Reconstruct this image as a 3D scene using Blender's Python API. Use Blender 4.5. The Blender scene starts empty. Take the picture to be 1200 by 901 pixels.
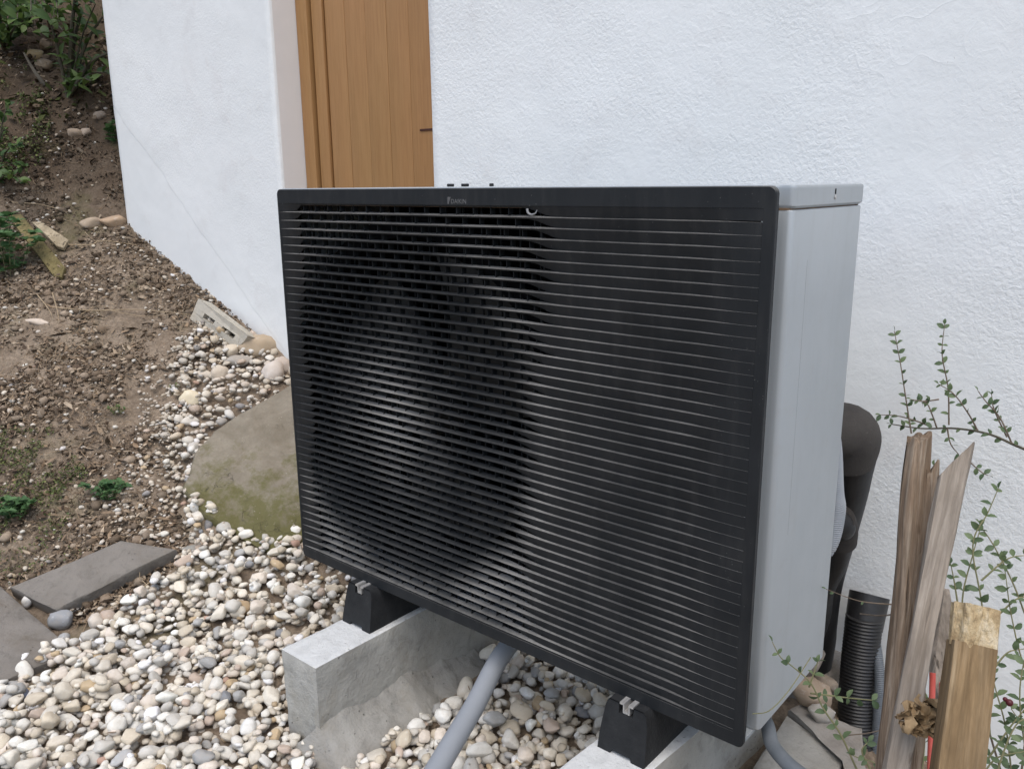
import bpy, bmesh, math, random
import numpy as np
from mathutils import Vector, Matrix, noise
rnd = random.Random(7)
SC = bpy.context.scene
COL = SC.collection
R = math.radians

# ------------------------------------------------------------------ camera
CAM = Vector((1.7898, -1.2361, 0.0043))
YAW, PITCH, ROLL, FPX = 0.7000, -0.23484, -0.01035, 978.7
_f = Vector((-math.sin(YAW)*math.cos(PITCH), math.cos(YAW)*math.cos(PITCH), math.sin(PITCH)))
_r = Vector((math.cos(YAW), math.sin(YAW), 0)); _u = _r.cross(_f)
RT = _r*math.cos(ROLL)+_u*math.sin(ROLL); UP = -_r*math.sin(ROLL)+_u*math.cos(ROLL); FW = _f
cd = bpy.data.cameras.new('camera'); cam = bpy.data.objects.new('camera', cd); COL.objects.link(cam)
cd.sensor_width = 36; cd.lens = 36*FPX/1200; cd.clip_start = 0.02; cd.clip_end = 400
m = Matrix((RT, UP, -FW)).transposed().to_4x4(); m.translation = CAM; cam.matrix_world = m
SC.camera = cam
# ------------------------------------------------------------------ world and sun
SUN_EL, SUN_AZ = R(66), R(146)          # azimuth measured from +y clockwise
w = bpy.data.worlds.new('World'); SC.world = w; w.use_nodes = True
nt = w.node_tree; bg = nt.nodes['Background']
sky = nt.nodes.new('ShaderNodeTexSky'); sky.sky_type = 'NISHITA'; sky.sun_disc = False
sky.sun_elevation = SUN_EL; sky.sun_rotation = SUN_AZ; sky.dust_density = 2.2; sky.air_density = 1.0; sky.ozone_density = 1.0
nt.links.new(sky.outputs[0], bg.inputs[0]); bg.inputs[1].default_value = 0.15
sl = bpy.data.lights.new('sun', 'SUN'); sl.energy = 1.5; sl.angle = R(60); sl.color = (1, .955, .88)
so = bpy.data.objects.new('sun', sl); COL.objects.link(so)
sd = Vector((math.sin(SUN_AZ)*math.cos(SUN_EL), math.cos(SUN_AZ)*math.cos(SUN_EL), math.sin(SUN_EL)))
so.rotation_euler = (-sd).to_track_quat('-Z', 'Y').to_euler()
SC.view_settings.view_transform = 'Standard'; SC.view_settings.look = 'None'
SC.view_settings.exposure = 0.53; SC.view_settings.gamma = 1.0

# ------------------------------------------------------------------ helpers
def sstep(a, b, x):
    t = min(1, max(0, (x-a)/(b-a))); return t*t*(3-2*t)
def P(px, py, d):
    return CAM + (FW + RT*((px-600)/FPX) - UP*((py-450.5)/FPX))*d
def smax(a, b, k):
    h = max(0.0, k-abs(a-b))/k
    return max(a, b)+h*h*k*.25
def H(x, y):                              # lie of the land
    pl = -1.495-.41*x+.389*y
    fl = -1.312+.112*sstep(.85, 1.15, x)*sstep(-.2, .3, y)-.32*sstep(1.2, 1.42, x)
    z = smax(pl, fl, .12)
    z += .85*smax(pl-.02, 0, .3) if pl > -.3 else 0
    if z > 3.2: z = 3.2+.1*(z-3.2)
    return z
def at(px, py, off=0.0):                  # where the pixel's ray meets the land
    d = FW + RT*((px-600)/FPX) - UP*((py-450.5)/FPX)
    t = .4; st = .02
    while t < 14:
        p = CAM+d*t
        if p.z < H(p.x, p.y)+off: break
        t += st
    lo, hi = t-st, t
    for _ in range(12):
        mi = (lo+hi)/2; p = CAM+d*mi
        if p.z < H(p.x, p.y)+off: hi = mi
        else: lo = mi
    return CAM+d*hi
def onY(px, py, Y):
    d = FW + RT*((px-600)/FPX) - UP*((py-450.5)/FPX)
    return CAM+d*((Y-CAM.y)/d.y)
def project(p):
    d = Vector(p)-CAM; k = d.dot(FW)
    return 600+FPX*d.dot(RT)/k, 450.5-FPX*d.dot(UP)/k, k
def link(name, me, parent=None, mat=None, smooth=None):
    o = bpy.data.objects.new(name, me); COL.objects.link(o)
    if parent is not None: o.parent = parent
    if mat is not None and not me.materials: me.materials.append(mat)
    return o
def from_bm(name, bm, mat=None, parent=None, smooth=40):
    me = bpy.data.meshes.new(name); bm.normal_update(); bm.to_mesh(me); bm.free()
    o = link(name, me, parent, mat)
    shade(me, smooth); return o
def shade(me, deg):
    if deg is None: return
    me.polygons.foreach_set('use_smooth', [True]*len(me.polygons))
    if deg < 179:
        try: me.set_sharp_from_angle(angle=R(deg))
        except Exception: pass
def from_py(name, vs, fs, mat=None, parent=None, smooth=None):
    me = bpy.data.meshes.new(name); me.from_pydata([tuple(v) for v in vs], [], fs); me.update()
    o = link(name, me, parent, mat); shade(me, smooth); return o
def thing(name, label, cat, loc=(0, 0, 0), group=None):
    o = bpy.data.objects.new(name, None); COL.objects.link(o); o.location = loc
    o.empty_display_size = .05
    return tag(o, label, cat, group)
def tag(o, label=None, cat=None, group=None, kind=None):
    if label: o['label'] = label
    if cat: o['category'] = cat
    if group: o['group'] = group
    if kind: o['kind'] = kind
    return o
def bm_box(bm, lo, hi, bev=0.0, seg=2):
    v = [bm.verts.new((x, y, z)) for x in (lo[0], hi[0]) for y in (lo[1], hi[1]) for z in (lo[2], hi[2])]
    fs = [bm.faces.new([v[i] for i in q]) for q in ((0,1,3,2),(4,6,7,5),(0,4,5,1),(2,3,7,6),(0,2,6,4),(1,5,7,3))]
    if bev:
        es = list({e for f in fs for e in f.edges})
        bmesh.ops.bevel(bm, geom=es, offset=bev, segments=seg, affect='EDGES', profile=.5)
def box(name, lo, hi, mat, parent=None, bev=0.0, seg=2):
    bm = bmesh.new(); bm_box(bm, lo, hi, bev, seg); return from_bm(name, bm, mat, parent)
def frames(pts):
    T = []
    for i in range(len(pts)):
        a = pts[max(0, i-1)]; b = pts[min(len(pts)-1, i+1)]; T.append((b-a).normalized())
    n = T[0].orthogonal().normalized(); N = []
    for t in T:
        n = (n-t*n.dot(t)).normalized(); N.append(n)
    return T, N
def tube(name, pts, rad, mat, parent=None, seg=12, cap=True, smooth=50, bm=None):
    own = bm is None
    if own: bm = bmesh.new()
    pts = [Vector(p) for p in pts]; T, N = frames(pts); rings = []
    for i, p in enumerate(pts):
        r = rad(i/(len(pts)-1)) if callable(rad) else (rad[i] if isinstance(rad, (list, tuple)) else rad)
        b = T[i].cross(N[i])
        rings.append([bm.verts.new(p+(N[i]*math.cos(2*math.pi*k/seg)+b*math.sin(2*math.pi*k/seg))*r) for k in range(seg)])
    for a, b in zip(rings, rings[1:]):
        for k in range(seg):
            bm.faces.new((a[k], a[(k+1) % seg], b[(k+1) % seg], b[k]))
    if cap:
        bm.faces.new(rings[0][::-1]); bm.faces.new(rings[-1])
    return from_bm(name, bm, mat, parent, smooth) if own else None
def spline(ps, n=12):
    ps = [Vector(p) for p in ps]; out = []
    q = [ps[0]*2-ps[1]]+ps+[ps[-1]*2-ps[-2]]
    for i in range(1, len(q)-2):
        for k in range(n):
            t = k/n
            out.append(.5*((2*q[i])+(q[i+1]-q[i-1])*t+(2*q[i-1]-5*q[i]+4*q[i+1]-q[i+2])*t*t+(3*q[i]-q[i-1]-3*q[i+1]+q[i+2])*t**3))
    out.append(ps[-1]); return out
def fbm(v, o=4): return noise.fractal(v, 1.0, 2.0, o)

# ------------------------------------------------------------------ materials
class NT:
    def __init__(s, name):
        s.m = bpy.data.materials.new(name); s.m.use_nodes = True; s.t = s.m.node_tree
        s.b = s.t.nodes['Principled BSDF']; s.tc = None
    def n(s, typ, **kw):
        n = s.t.nodes.new('ShaderNode'+typ)
        for k, v in kw.items(): setattr(n, k, v)
        return n
    def l(s, a, b): s.t.links.new(a, b)
    def co(s, scale=(1, 1, 1), src='Object', rot=(0, 0, 0)):
        tc = s.n('TexCoord'); mp = s.n('Mapping'); s.l(tc.outputs[src], mp.inputs[0])
        mp.inputs['Scale'].default_value = scale; mp.inputs['Rotation'].default_value = rot; return mp.outputs[0]
    def noise(s, v, scale, detail=4, rough=.55, dist=0):
        n = s.n('TexNoise'); n.inputs['Scale'].default_value = scale; n.inputs['Detail'].default_value = detail
        n.inputs['Roughness'].default_value = rough; n.inputs['Distortion'].default_value = dist
        s.l(v, n.inputs['Vector']); return n.outputs['Fac']
    def voro(s, v, scale, feature='F1'):
        n = s.n('TexVoronoi', feature=feature); n.inputs['Scale'].default_value = scale; s.l(v, n.inputs['Vector']); return n.outputs['Distance']
    def ramp(s, fac, stops, interp='LINEAR'):
        r = s.n('ValToRGB'); e = r.color_ramp.elements; r.color_ramp.interpolation = interp
        while len(e) < len(stops): e.new(.5)
        for i, (p, c) in enumerate(stops):
            e[i].position = p; e[i].color = (c, c, c, 1) if isinstance(c, (int, float)) else tuple(c)+(1,)
        s.l(fac, r.inputs[0]); return r.outputs[0]
    def mix(s, f, a, b, mode='MIX'):
        n = s.n('Mix', data_type='RGBA', blend_type=mode)
        for i, x in ((0, f), (6, a), (7, b)):
            if isinstance(x, (int, float)): n.inputs[i].default_value = x if i == 0 else (x, x, x, 1)
            elif isinstance(x, tuple): n.inputs[i].default_value = x+(1,)
            else: s.l(x, n.inputs[i])
        return n.outputs[2]
    def math(s, op, a, b=None, clamp=False):
        n = s.n('Math', operation=op, use_clamp=clamp)
        for i, x in enumerate((a, b)):
            if x is None: continue
            if isinstance(x, (int, float)): n.inputs[i].default_value = x
            else: s.l(x, n.inputs[i])
        return n.outputs[0]
    def bump(s, h, strength=.5, dist=.002, prev=None):
        n = s.n('Bump'); n.inputs['Strength'].default_value = strength; n.inputs['Distance'].default_value = dist
        s.l(h, n.inputs['Height'])
        if prev is not None: s.l(prev, n.inputs['Normal'])
        return n.outputs[0]
    def out(s, color=None, rough=None, normal=None, metallic=None, spec=None):
        for k, v in (('Base Color', color), ('Roughness', rough), ('Normal', normal), ('Metallic', metallic), ('Specular IOR Level', spec)):
            if v is None: continue
            if isinstance(v, (int, float)): s.b.inputs[k].default_value = v
            elif isinstance(v, tuple): s.b.inputs[k].default_value = v+(1,)
            else: s.l(v, s.b.inputs[k])
        return s.m
    def sep(s, v):
        n = s.n('SeparateXYZ'); s.l(v, n.inputs[0]); return n.outputs

def mottled(name, stops, scale=20, rough=.85, bs=.4, bd=.002, bscale=None, stretch=(1, 1, 1), spec=.3, detail=6, dist=0, met=0):
    t = NT(name); c = t.co(stretch); f = t.noise(c, scale, detail, .6, dist)
    g = t.noise(c, bscale or scale*4, 6, .6)
    return t.out(t.ramp(f, stops), rough, t.bump(g, bs, bd), met, spec)

def mat_stucco(name, smooth_zone=False):
    t = NT(name); c = t.co()
    patch = t.noise(c, 2.2, 3, .5); patchr = t.ramp(patch, [(.38, .15), (.62, 1.0)])
    g1 = t.noise(c, 95, 5, .62, .4)
    g1s = t.ramp(g1, [(.36, 0.), (.62, 1.)])
    g2 = t.noise(c, 30, 4, .6, 1.2)
    tro = t.n('TexVoronoi', feature='DISTANCE_TO_EDGE'); tro.inputs['Scale'].default_value = 5.5
    wv = t.n('VectorMath', operation='ADD'); nz = t.n('TexNoise'); nz.inputs['Scale'].default_value = 4; t.l(c, nz.inputs['Vector'])
    t.l(c, wv.inputs[0]); t.l(nz.outputs['Color'], wv.inputs[1]); t.l(wv.outputs[0], tro.inputs['Vector'])
    edge = t.ramp(tro.outputs['Distance'], [(0, 1.), (.03, .4), (.09, 0.)])
    gate = t.ramp(t.noise(c, 3.1, 2), [(.5, 0.), (.62, 1.)])
    edge = t.math('MULTIPLY', edge, gate)
    h = t.math('ADD', t.math('MULTIPLY', g1s, patchr), t.math('MULTIPLY', g2, .9))
    h = t.math('ADD', h, t.math('MULTIPLY', edge, .30))
    s = t.sep(c)
    if smooth_zone:   # smoother coat of plaster below a slanting trowelled line
        d = t.math('ADD', s[2], t.math('MULTIPLY', s[0], .85)); d = t.math('ADD', d, t.math('MULTIPLY', t.noise(c, 3, 3), .1))
        zone = t.ramp(t.math('ADD', t.math('MULTIPLY', d, .5), 1.5), [(.684, 0.), (.688, 1.)])
        h = t.math('MULTIPLY', h, t.math('ADD', t.math('MULTIPLY', zone, .62), .03))
        h = t.math('ADD', h, t.math('MULTIPLY', zone, .55))
        big = t.noise(c, 1.1, 2)
    n1 = t.bump(h, .38 if not smooth_zone else .30, .0030)
    n0 = t.bump(t.noise(c, 3.0, 3), .45, .02, n1)
    col = t.ramp(t.noise(c, 1.7, 5, .6), [(.3, (.765, .785, .775)), (.7, (.815, .83, .82))])
    dirt = t.ramp(t.noise(c, 6, 5, .7), [(.55, 0.), (.8, .35)])
    col = t.mix(dirt, col, (.60, .58, .56))
    spk = t.ramp(t.noise(c, 160, 2), [(.76, 0.), (.8, .6)])
    col = t.mix(spk, col, (.35, .33, .31))
    st = t.ramp(t.noise(t.co((1, 1, .6)), 2.6, 6, .7, .8), [(.60, 0.), (.74, .30)]); col = t.mix(st, col, (.62, .57, .55))
    low = t.ramp(t.math('ADD', t.math('MULTIPLY', t.math('ADD', s[2], t.math('MULTIPLY', s[0], .41) if smooth_zone else 0.0), -1.0), t.math('MULTIPLY', t.noise(c, 14, 6, .7), .22)), [(.78, 0.), (.93, .4)]) if smooth_zone else t.ramp(t.math('ADD', t.math('MULTIPLY', s[2], -1.0), t.math('MULTIPLY', t.noise(c, 14, 6, .7), .30)), [(0., 0.), (1., 0.)])
    # splashed earth close to the ground
    return t.out(col, .88, n0, 0, .25)
def mat_reveal(name):
    t = NT(name); c = t.co(); h = t.noise(c, 60, 5)
    return t.out(t.ramp(t.noise(c, 5, 4), [(.3, (.73, .72, .70)), (.7, (.78, .765, .745))]), .85, t.bump(h, .4, .0015), 0, .3)
M = {}
M['stucco_r'] = mat_stucco('roughcast_plaster'); M['stucco_l'] = mat_stucco('trowelled_plaster', True); M['reveal'] = mat_reveal('reveal_plaster')
def mat_door():
    t = NT('ochre_door_paint'); c = t.co((1, 1, .12)); g = t.noise(c, 34, 6, .6, .5)
    col = t.ramp(g, [(.3, (.335, .185, .070)), (.7, (.38, .215, .086))])
    b = t.ramp(t.noise(t.co((1, 1, .3)), 3, 3), [(.35, 0.), (.7, .5)]); col = t.mix(b, col, (.43, .205, .082))
    gg = t.ramp(t.noise(t.co((1, 1, .05)), 120, 4, .7), [(.36, .4), (.55, 0.)]); col = t.mix(gg, col, (.26, .13, .045))
    return t.out(col, .5, t.bump(g, .25, .0012), 0, .4)
M['door'] = mat_door()
M['dark_slot'] = mottled('dark_rust', [(.3, (.05, .02, .015)), (.7, (.08, .03, .02))], rough=.7)
def mat_black(name, dust=.0, speck=.5):
    t = NT(name); c = t.co()
    base = t.ramp(t.noise(c, 9, 5), [(.3, (.014, .016, .018)), (.7, (.021, .023, .025))])
    geo = t.n('NewGeometry'); nz = t.sep(geo.outputs['Normal'])[2]
    st = t.noise(t.co((1, 1, .18)), 42, 5, .6)
    streak = t.ramp(st, [(.5, 0.), (.78, .35)])
    base = t.mix(streak, base, (.050, .050, .049))
    if dust:   # settled dust lies on faces that look upward
        up = t.ramp(nz, [(.16, 0.), (.5, 1.)])
        patch = t.ramp(t.noise(c, 4.5, 6, .62), [(.36, .30), (.66, 1.)])
        fl = t.ramp(t.noise(c, 160, 3), [(.3, .72), (.7, 1.)])
        d = t.math('MULTIPLY', t.math('MULTIPLY', up, patch), t.math('MULTIPLY', fl, dust))
        if dust >= 1:   # the fan keeps a ring of the slats swept clean; dust settles at its hub and outside the ring
            vd = t.n('VectorMath', operation='DISTANCE'); s_ = t.n('VectorMath', operation='MULTIPLY'); s_.inputs[1].default_value = (1, 0, 1)
            t.l(c, s_.inputs[0]); t.l(s_.outputs[0], vd.inputs[0]); vd.inputs[1].default_value = (.385, 0, -.50)
            rr = t.math('ADD', vd.outputs['Value'], t.math('MULTIPLY', t.noise(c, 7, 3), .06))
            d = t.math('MULTIPLY', d, t.ramp(rr, [(.09, 1.0), (.19, .40), (.26, .13), (.41, .13), (.48, .95)]))
            d = t.math('MAXIMUM', d, t.math('MULTIPLY', up, t.ramp(rr, [(.06, .85), (.20, 0.)])))
            d = t.math('MULTIPLY', d, t.ramp(t.sep(c)[0], [(.80, 1.), (1.0, .5)]))
        base = t.mix(d, base, (.29, .28, .26))
    v = t.n('TexVoronoi', feature='F1'); v.inputs['Scale'].default_value = 190; t.l(c, v.inputs['Vector'])
    sz = t.ramp(v.outputs['Distance'], [(.10, 1.), (.17, 0.)])
    gt = t.ramp(t.noise(c, 7, 4, .7), [(.5, 0.), (.75, 1.)])
    cs = t.sep(v.outputs['Color'])[0]; pick = t.ramp(cs, [(.80, 0.), (.86, 1.)])
    s = t.math('MULTIPLY', t.math('MULTIPLY', sz, gt), t.math('MULTIPLY', pick, speck))
    base = t.mix(s, base, (.36, .35, .33))
    rg = t.ramp(t.noise(c, 14, 5), [(.3, .42), (.7, .58)])
    return t.out(base, rg, t.bump(t.noise(c, 420, 2), .12, .0005), 0, .22)
M['black'] = mat_black('black_grille_plastic', 1.0, .55)
M['black_flat'] = mat_black('black_panel_plastic', .35, .7)
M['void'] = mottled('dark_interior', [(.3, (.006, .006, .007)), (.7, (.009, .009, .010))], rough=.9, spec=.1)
M['fan'] = mottled('fan_grey', [(.3, (.028, .028, .027)), (.7, (.045, .045, .043))], rough=.6)
def mat_silver():
    t = NT('silver_paint'); c = t.co()
    base = t.ramp(t.noise(t.co((1, 1, .3)), 4, 5), [(.3, (.355, .385, .40)), (.7, (.39, .418, .432))])
    drip = t.ramp(t.noise(t.co((1, 1, .05)), 55, 4, .6), [(.55, 0.), (.8, .22)]); base = t.mix(drip, base, (.30, .30, .295))
    sp = t.ramp(t.noise(c, 240, 2), [(.72, 0.), (.8, .5)]); base = t.mix(sp, base, (.2, .19, .17))
    gr = t.ramp(t.math('ADD', t.math('MULTIPLY', t.sep(c)[2], -1.0), t.math('MULTIPLY', t.noise(c, 18, 6, .7), .5)), [(.98, 0.), (1.0, 0.)]) if False else t.ramp(t.noise(c, 26, 7, .75), [(.54, 0.), (.8, .35)]); base = t.mix(gr, base, (.33, .32, .30))
    return t.out(base, t.ramp(t.noise(c, 12, 4), [(.3, .36), (.7, .48)]), t.bump(t.noise(c, 5, 2), .08, .004), .15, .5)
M['silver'] = mat_silver()
M['seam_grey'] = mottled('seam_shade', [(.3, (.27, .28, .29)), (.7, (.30, .31, .32))])
M['logo'] = mottled('grey_print', [(.3, (.10, .10, .10)), (.7, (.13, .13, .13))], rough=.5)
M['clip'] = mottled('pale_clip', [(.3, (.16, .17, .18)), (.7, (.33, .33, .33))], rough=.4)
M['alu'] = mottled('dull_aluminium', [(.3, (.45, .44, .42)), (.7, (.62, .61, .59))], scale=60, rough=.45, met=.6, stretch=(6, .4, 1))
def mat_rubber():
    t = NT('moulded_rubber'); c = t.co()
    col = t.ramp(t.noise(c, 28, 6, .7), [(.35, (.012, .013, .014)), (.62, (.022, .023, .024)), (.85, (.06, .06, .058))])
    return t.out(col, .75, t.bump(t.noise(c, 160, 5), .6, .002), 0, .3)
M['rubber'] = mat_rubber()
def mat_concrete(name, a, b, top=None):
    t = NT(name); c = t.co()
    col = t.ramp(t.noise(c, 7, 8, .65, .3), [(.3, a), (.7, b)])
    st = t.ramp(t.noise(c, 22, 7, .7, .6), [(.52, 0.), (.72, .65)]); col = t.mix(st, col, tuple(x*.62 for x in a))
    v = t.voro(c, 46); holes = t.ramp(v, [(.05, 1.), (.13, 0.)])
    gate = t.ramp(t.noise(c, 12, 3), [(.5, 0.), (.62, 1.)]); hl = t.math('MULTIPLY', holes, gate)
    col = t.mix(t.math('MULTIPLY', hl, .7), col, tuple(x*.3 for x in a))
    br_ = t.ramp(t.noise(t.co((1, 1, .5)), 9, 5, .7), [(.52, 0.), (.75, .45)]); col = t.mix(br_, col, (a[0]*.80, a[1]*.70, a[2]*.55))
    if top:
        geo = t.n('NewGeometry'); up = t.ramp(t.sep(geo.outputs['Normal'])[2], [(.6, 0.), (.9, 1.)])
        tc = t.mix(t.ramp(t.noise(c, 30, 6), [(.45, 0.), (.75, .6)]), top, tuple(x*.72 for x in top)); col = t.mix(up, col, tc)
    h = t.math('SUBTRACT', t.noise(c, 110, 7, .72), t.math('MULTIPLY', hl, 1.8))
    sp = t.ramp(t.noise(c, 210, 3), [(.62, 0.), (.72, .35)]); col = t.mix(sp, col, tuple(x*.5 for x in a))
    return t.out(col, .9, t.bump(t.noise(c, 12, 6, .65), .8, .010, t.bump(h, .8, .003)), 0, .2)
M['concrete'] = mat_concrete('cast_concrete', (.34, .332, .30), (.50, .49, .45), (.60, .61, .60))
M['hollow'] = mat_concrete('hollow_block_concrete', (.40, .37, .31), (.52, .485, .41))
M['paver'] = mat_concrete('grey_paver', (.17, .155, .135), (.235, .215, .19))
M['mortar'] = mat_concrete('poured_mortar', (.27, .262, .24), (.38, .37, .34))
M['rough_conc'] = mat_concrete('crumbly_mortar', (.22, .20, .18), (.34, .32, .29))
def mat_slab():
    t = NT('mossy_stone'); c = t.co(); s = t.sep(c)
    col = t.ramp(t.noise(c, 6, 9, .72, .5), [(.3, (.165, .142, .105)), (.5, (.23, .20, .155)), (.7, (.30, .27, .215))])
    fine = t.ramp(t.noise(c, 90, 5, .7), [(.42, 0.), (.7, .5)]); col = t.mix(fine, col, (.20, .18, .14))
    # moss lies on the low end of the slab
    k = t.math('ADD', t.math('MULTIPLY', s[2], -3.6), t.math('MULTIPLY', t.noise(c, 12, 8, .78), 1.9))
    k = t.math('ADD', k, t.math('MULTIPLY', s[0], -.35))
    moss = t.ramp(t.math('SUBTRACT', k, 4.5), [(.22, 0.), (.62, .8)])
    col = t.mix(moss, col, (.105, .10, .028))
    v = t.ramp(t.voro(c, 75), [(.06, .8), (.15, 0.)]); gt = t.ramp(t.noise(c, 14, 3), [(.5, 0.), (.6, 1.)])
    col = t.mix(t.math('MULTIPLY', v, gt), col, (.42, .40, .34))
    ck = t.n('TexVoronoi', feature='DISTANCE_TO_EDGE'); ck.inputs['Scale'].default_value = 4.2
    wv = t.n('VectorMath', operation='ADD'); nz = t.n('TexNoise'); nz.inputs['Scale'].default_value = 5; nz.inputs['Detail'].default_value = 5; t.l(c, nz.inputs['Vector'])
    t.l(c, wv.inputs[0]); t.l(nz.outputs['Color'], wv.inputs[1]); t.l(wv.outputs[0], ck.inputs['Vector'])
    cr = t.math('MULTIPLY', t.ramp(ck.outputs['Distance'], [(0, 1.), (.008, 0.)]), t.ramp(t.noise(c, 5, 2), [(.52, 0.), (.6, 1.)]))
    col = t.mix(t.math('MULTIPLY', cr, .6), col, (.08, .07, .055))
    h = t.math('SUBTRACT', t.noise(c, 130, 7, .75), t.math('MULTIPLY', cr, 1.5))
    return t.out(col, .92, t.bump(t.noise(c, 11, 8, .7), .9, .014, t.bump(h, .8, .003)), 0, .2)
M['slab'] = mat_slab()
def mat_pebble(name, src):
    t = NT(name); c = t.co()
    if src == 'obj': oi = t.n('ObjectInfo'); base = oi.outputs['Color']; loc = oi.outputs['Random']
    else: a = t.n('Attribute', attribute_name='tone'); base = a.outputs['Color']; loc = None
    v = t.noise(c, 70 if src != 'obj' else 2.2, 5, .65, .6)
    if src == 'obj':
        vv = t.n('TexNoise', noise_dimensions='4D'); vv.inputs['Scale'].default_value = 2.1; vv.inputs['Detail'].default_value = 6; vv.inputs['Roughness'].default_value = .65
        t.l(c, vv.inputs['Vector']); t.l(t.math('MULTIPLY', loc, 40), vv.inputs['W']); v = vv.outputs['Fac']
    col = t.mix(t.ramp(v, [(.35, .28), (.6, 0.)]), base, (.46, .39, .31))
    col = t.mix(t.ramp(v, [(.55, 0.), (.75, .4)]), col, (.72, .70, .66))
    n = t.bump(v, .5, .003)
    n = t.bump(t.noise(c, 300 if src != 'obj' else 9, 5), .5, .0012, n)
    pt = t.ramp(t.noise(c, 240 if src != 'obj' else 7, 5, .7), [(.58, 0.), (.72, .45)]); col = t.mix(pt, col, (.30, .25, .19))
    return t.out(col, .88, n, 0, .2)
M['pebble_obj'] = mat_pebble('pebble_stone', 'obj'); M['pebble_stuff'] = mat_pebble('small_pebble_stone', 'attr')
def mat_soil():
    t = NT('bank_soil'); c = t.co(); s = t.sep(c)
    col = t.ramp(t.noise(c, 5, 9, .7, .4), [(.3, (.215, .165, .12)), (.55, (.33, .262, .195)), (.75, (.42, .345, .26))])
    f = t.ramp(t.noise(c, 60, 7, .75), [(.35, .6), (.6, 0.)]); col = t.mix(f, col, (.085, .062, .043))
    f2 = t.ramp(t.noise(c, 120, 5, .7), [(.6, 0.), (.75, .55)]); col = t.mix(f2, col, (.36, .29, .21))
    hum = t.ramp(t.math('ADD', t.math('MULTIPLY', s[2], 1.0), t.math('MULTIPLY', t.noise(c, 2.2, 6, .7), .8)), [(.02, 0.), (.55, .82)])
    col = t.mix(hum, col, (.075, .052, .034))
    # thin moss on the near left and on the far bank
    ml = t.ramp(t.math('ADD', t.math('MULTIPLY', s[0], -.5), t.math('MULTIPLY', t.noise(c, 3.2, 5, .6), 1.1)), [(1.27, 0.)if False else (.0, 0.), (1., 0.)])
    mo = t.ramp(t.noise(c, 2.6, 6, .62), [(.56, 0.), (.70, .45)])
    col = t.mix(mo, col, (.085, .095, .028))
    n = t.bump(t.noise(c, 45, 8, .75), .9, .014, t.bump(t.noise(c, 260, 4), .7, .003))
    return t.out(col, .97, n, 0, .1)
M['soil'] = mat_soil()
def mat_attr(name, rough=.9, spec=.15, trans=0.0):
    t = NT(name); a = t.n('Attribute', attribute_name='tone'); c = t.co()
    col = t.mix(t.ramp(t.noise(c, 90, 4), [(.35, .35), (.65, 0.)]), a.outputs['Color'], (.05, .035, .02))
    return t.out(col, rough, None, 0, spec)
M['litter'] = mat_attr('dry_litter')
def mat_leaf(name, a, b, rough=.55):
    t = NT(name); c = t.co(); oi = t.n('ObjectInfo')
    f = t.math('ADD', t.math('MULTIPLY', oi.outputs['Random'], .75), t.math('MULTIPLY', t.noise(c, 25, 3), .25))
    col = t.ramp(f, [(.1, a), (.9, b)])
    t.out(col, rough, None, 0, .4)
    tr = t.n('BsdfTranslucent'); t.l(col, tr.inputs[0]); mx = t.n('MixShader'); mx.inputs[0].default_value = .28
    o = t.t.nodes['Material Output']; t.l(t.b.outputs[0], mx.inputs[1]); t.l(tr.outputs[0], mx.inputs[2]); t.l(mx.outputs[0], o.inputs[0])
    return t.m
M['leaf_small'] = mat_leaf('small_shrub_leaf', (.065, .105, .05), (.15, .20, .095))
M['leaf_nettle'] = mat_leaf('nettle_leaf', (.05, .115, .040), (.12, .22, .085))
M['leaf_shrub'] = mat_leaf('bank_shrub_leaf', (.035, .075, .02), (.11, .17, .04))
M['leaf_grass'] = mat_leaf('grass_blade', (.07, .12, .03), (.15, .20, .06))
M['stem'] = mottled('grey_brown_stem', [(.3, (.10, .075, .055)), (.7, (.19, .15, .11))], scale=40)
M['stem_green'] = mottled('young_green_stem', [(.3, (.14, .15, .07)), (.7, (.22, .20, .11))], scale=40)
M['stem_dark'] = mottled('dark_branch', [(.3, (.055, .048, .035)), (.7, (.10, .09, .06))], scale=30)
def mat_wood(name, stops, grain=60, crack=True, rot=(0, 0, 0), bd=.004):
    t = NT(name); c = t.co((1, 1, .07)); g = t.noise(c, grain, 8, .65, 1.2)
    col = t.ramp(g, stops)
    big = t.noise(t.co((1, 1, .35)), 16, 5, .6)
    col = t.mix(t.ramp(big, [(.4, .55), (.6, 0.)]), col, tuple(x*.55 for x in stops[0][1]))
    ck = t.ramp(t.noise(t.co((1, 1, .04)), grain*1.6, 3, .5), [(.30, 1.), (.38, 0.)])
    col = t.mix(t.math('MULTIPLY', ck, .9), col, (.03, .022, .015))
    fine = t.ramp(t.noise(t.co((1, 1, .05)), grain*4, 4, .7), [(.40, .45), (.58, 0.)]); col = t.mix(fine, col, tuple(x*.5 for x in stops[0][1]))
    kn = t.ramp(t.noise(t.co((1, 1, .5)), 26, 3, .6), [(.66, 0.), (.72, .7)]); col = t.mix(kn, col, (.075, .048, .03))
    h = t.math('SUBTRACT', g, t.math('MULTIPLY', ck, .8))
    return t.out(col, .85, t.bump(h, .8, bd), 0, .2)
M['wood_brown'] = mat_wood('weathered_brown_wood', [(.3, (.14, .095, .062)), (.5, (.24, .175, .12)), (.7, (.37, .31, .24))])
M['wood_grey'] = mat_wood('silvered_wood', [(.3, (.26, .21, .16)), (.7, (.42, .37, .31))], 50)
M['wood_tan'] = mat_wood('tan_cut_wood', [(.3, (.17, .11, .055)), (.5, (.28, .19, .10)), (.7, (.38, .285, .175))], 45)
M['wood_moss'] = mat_wood('mossy_board_wood', [(.3, (.17, .14, .06)), (.7, (.26, .21, .10))], 40)
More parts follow.
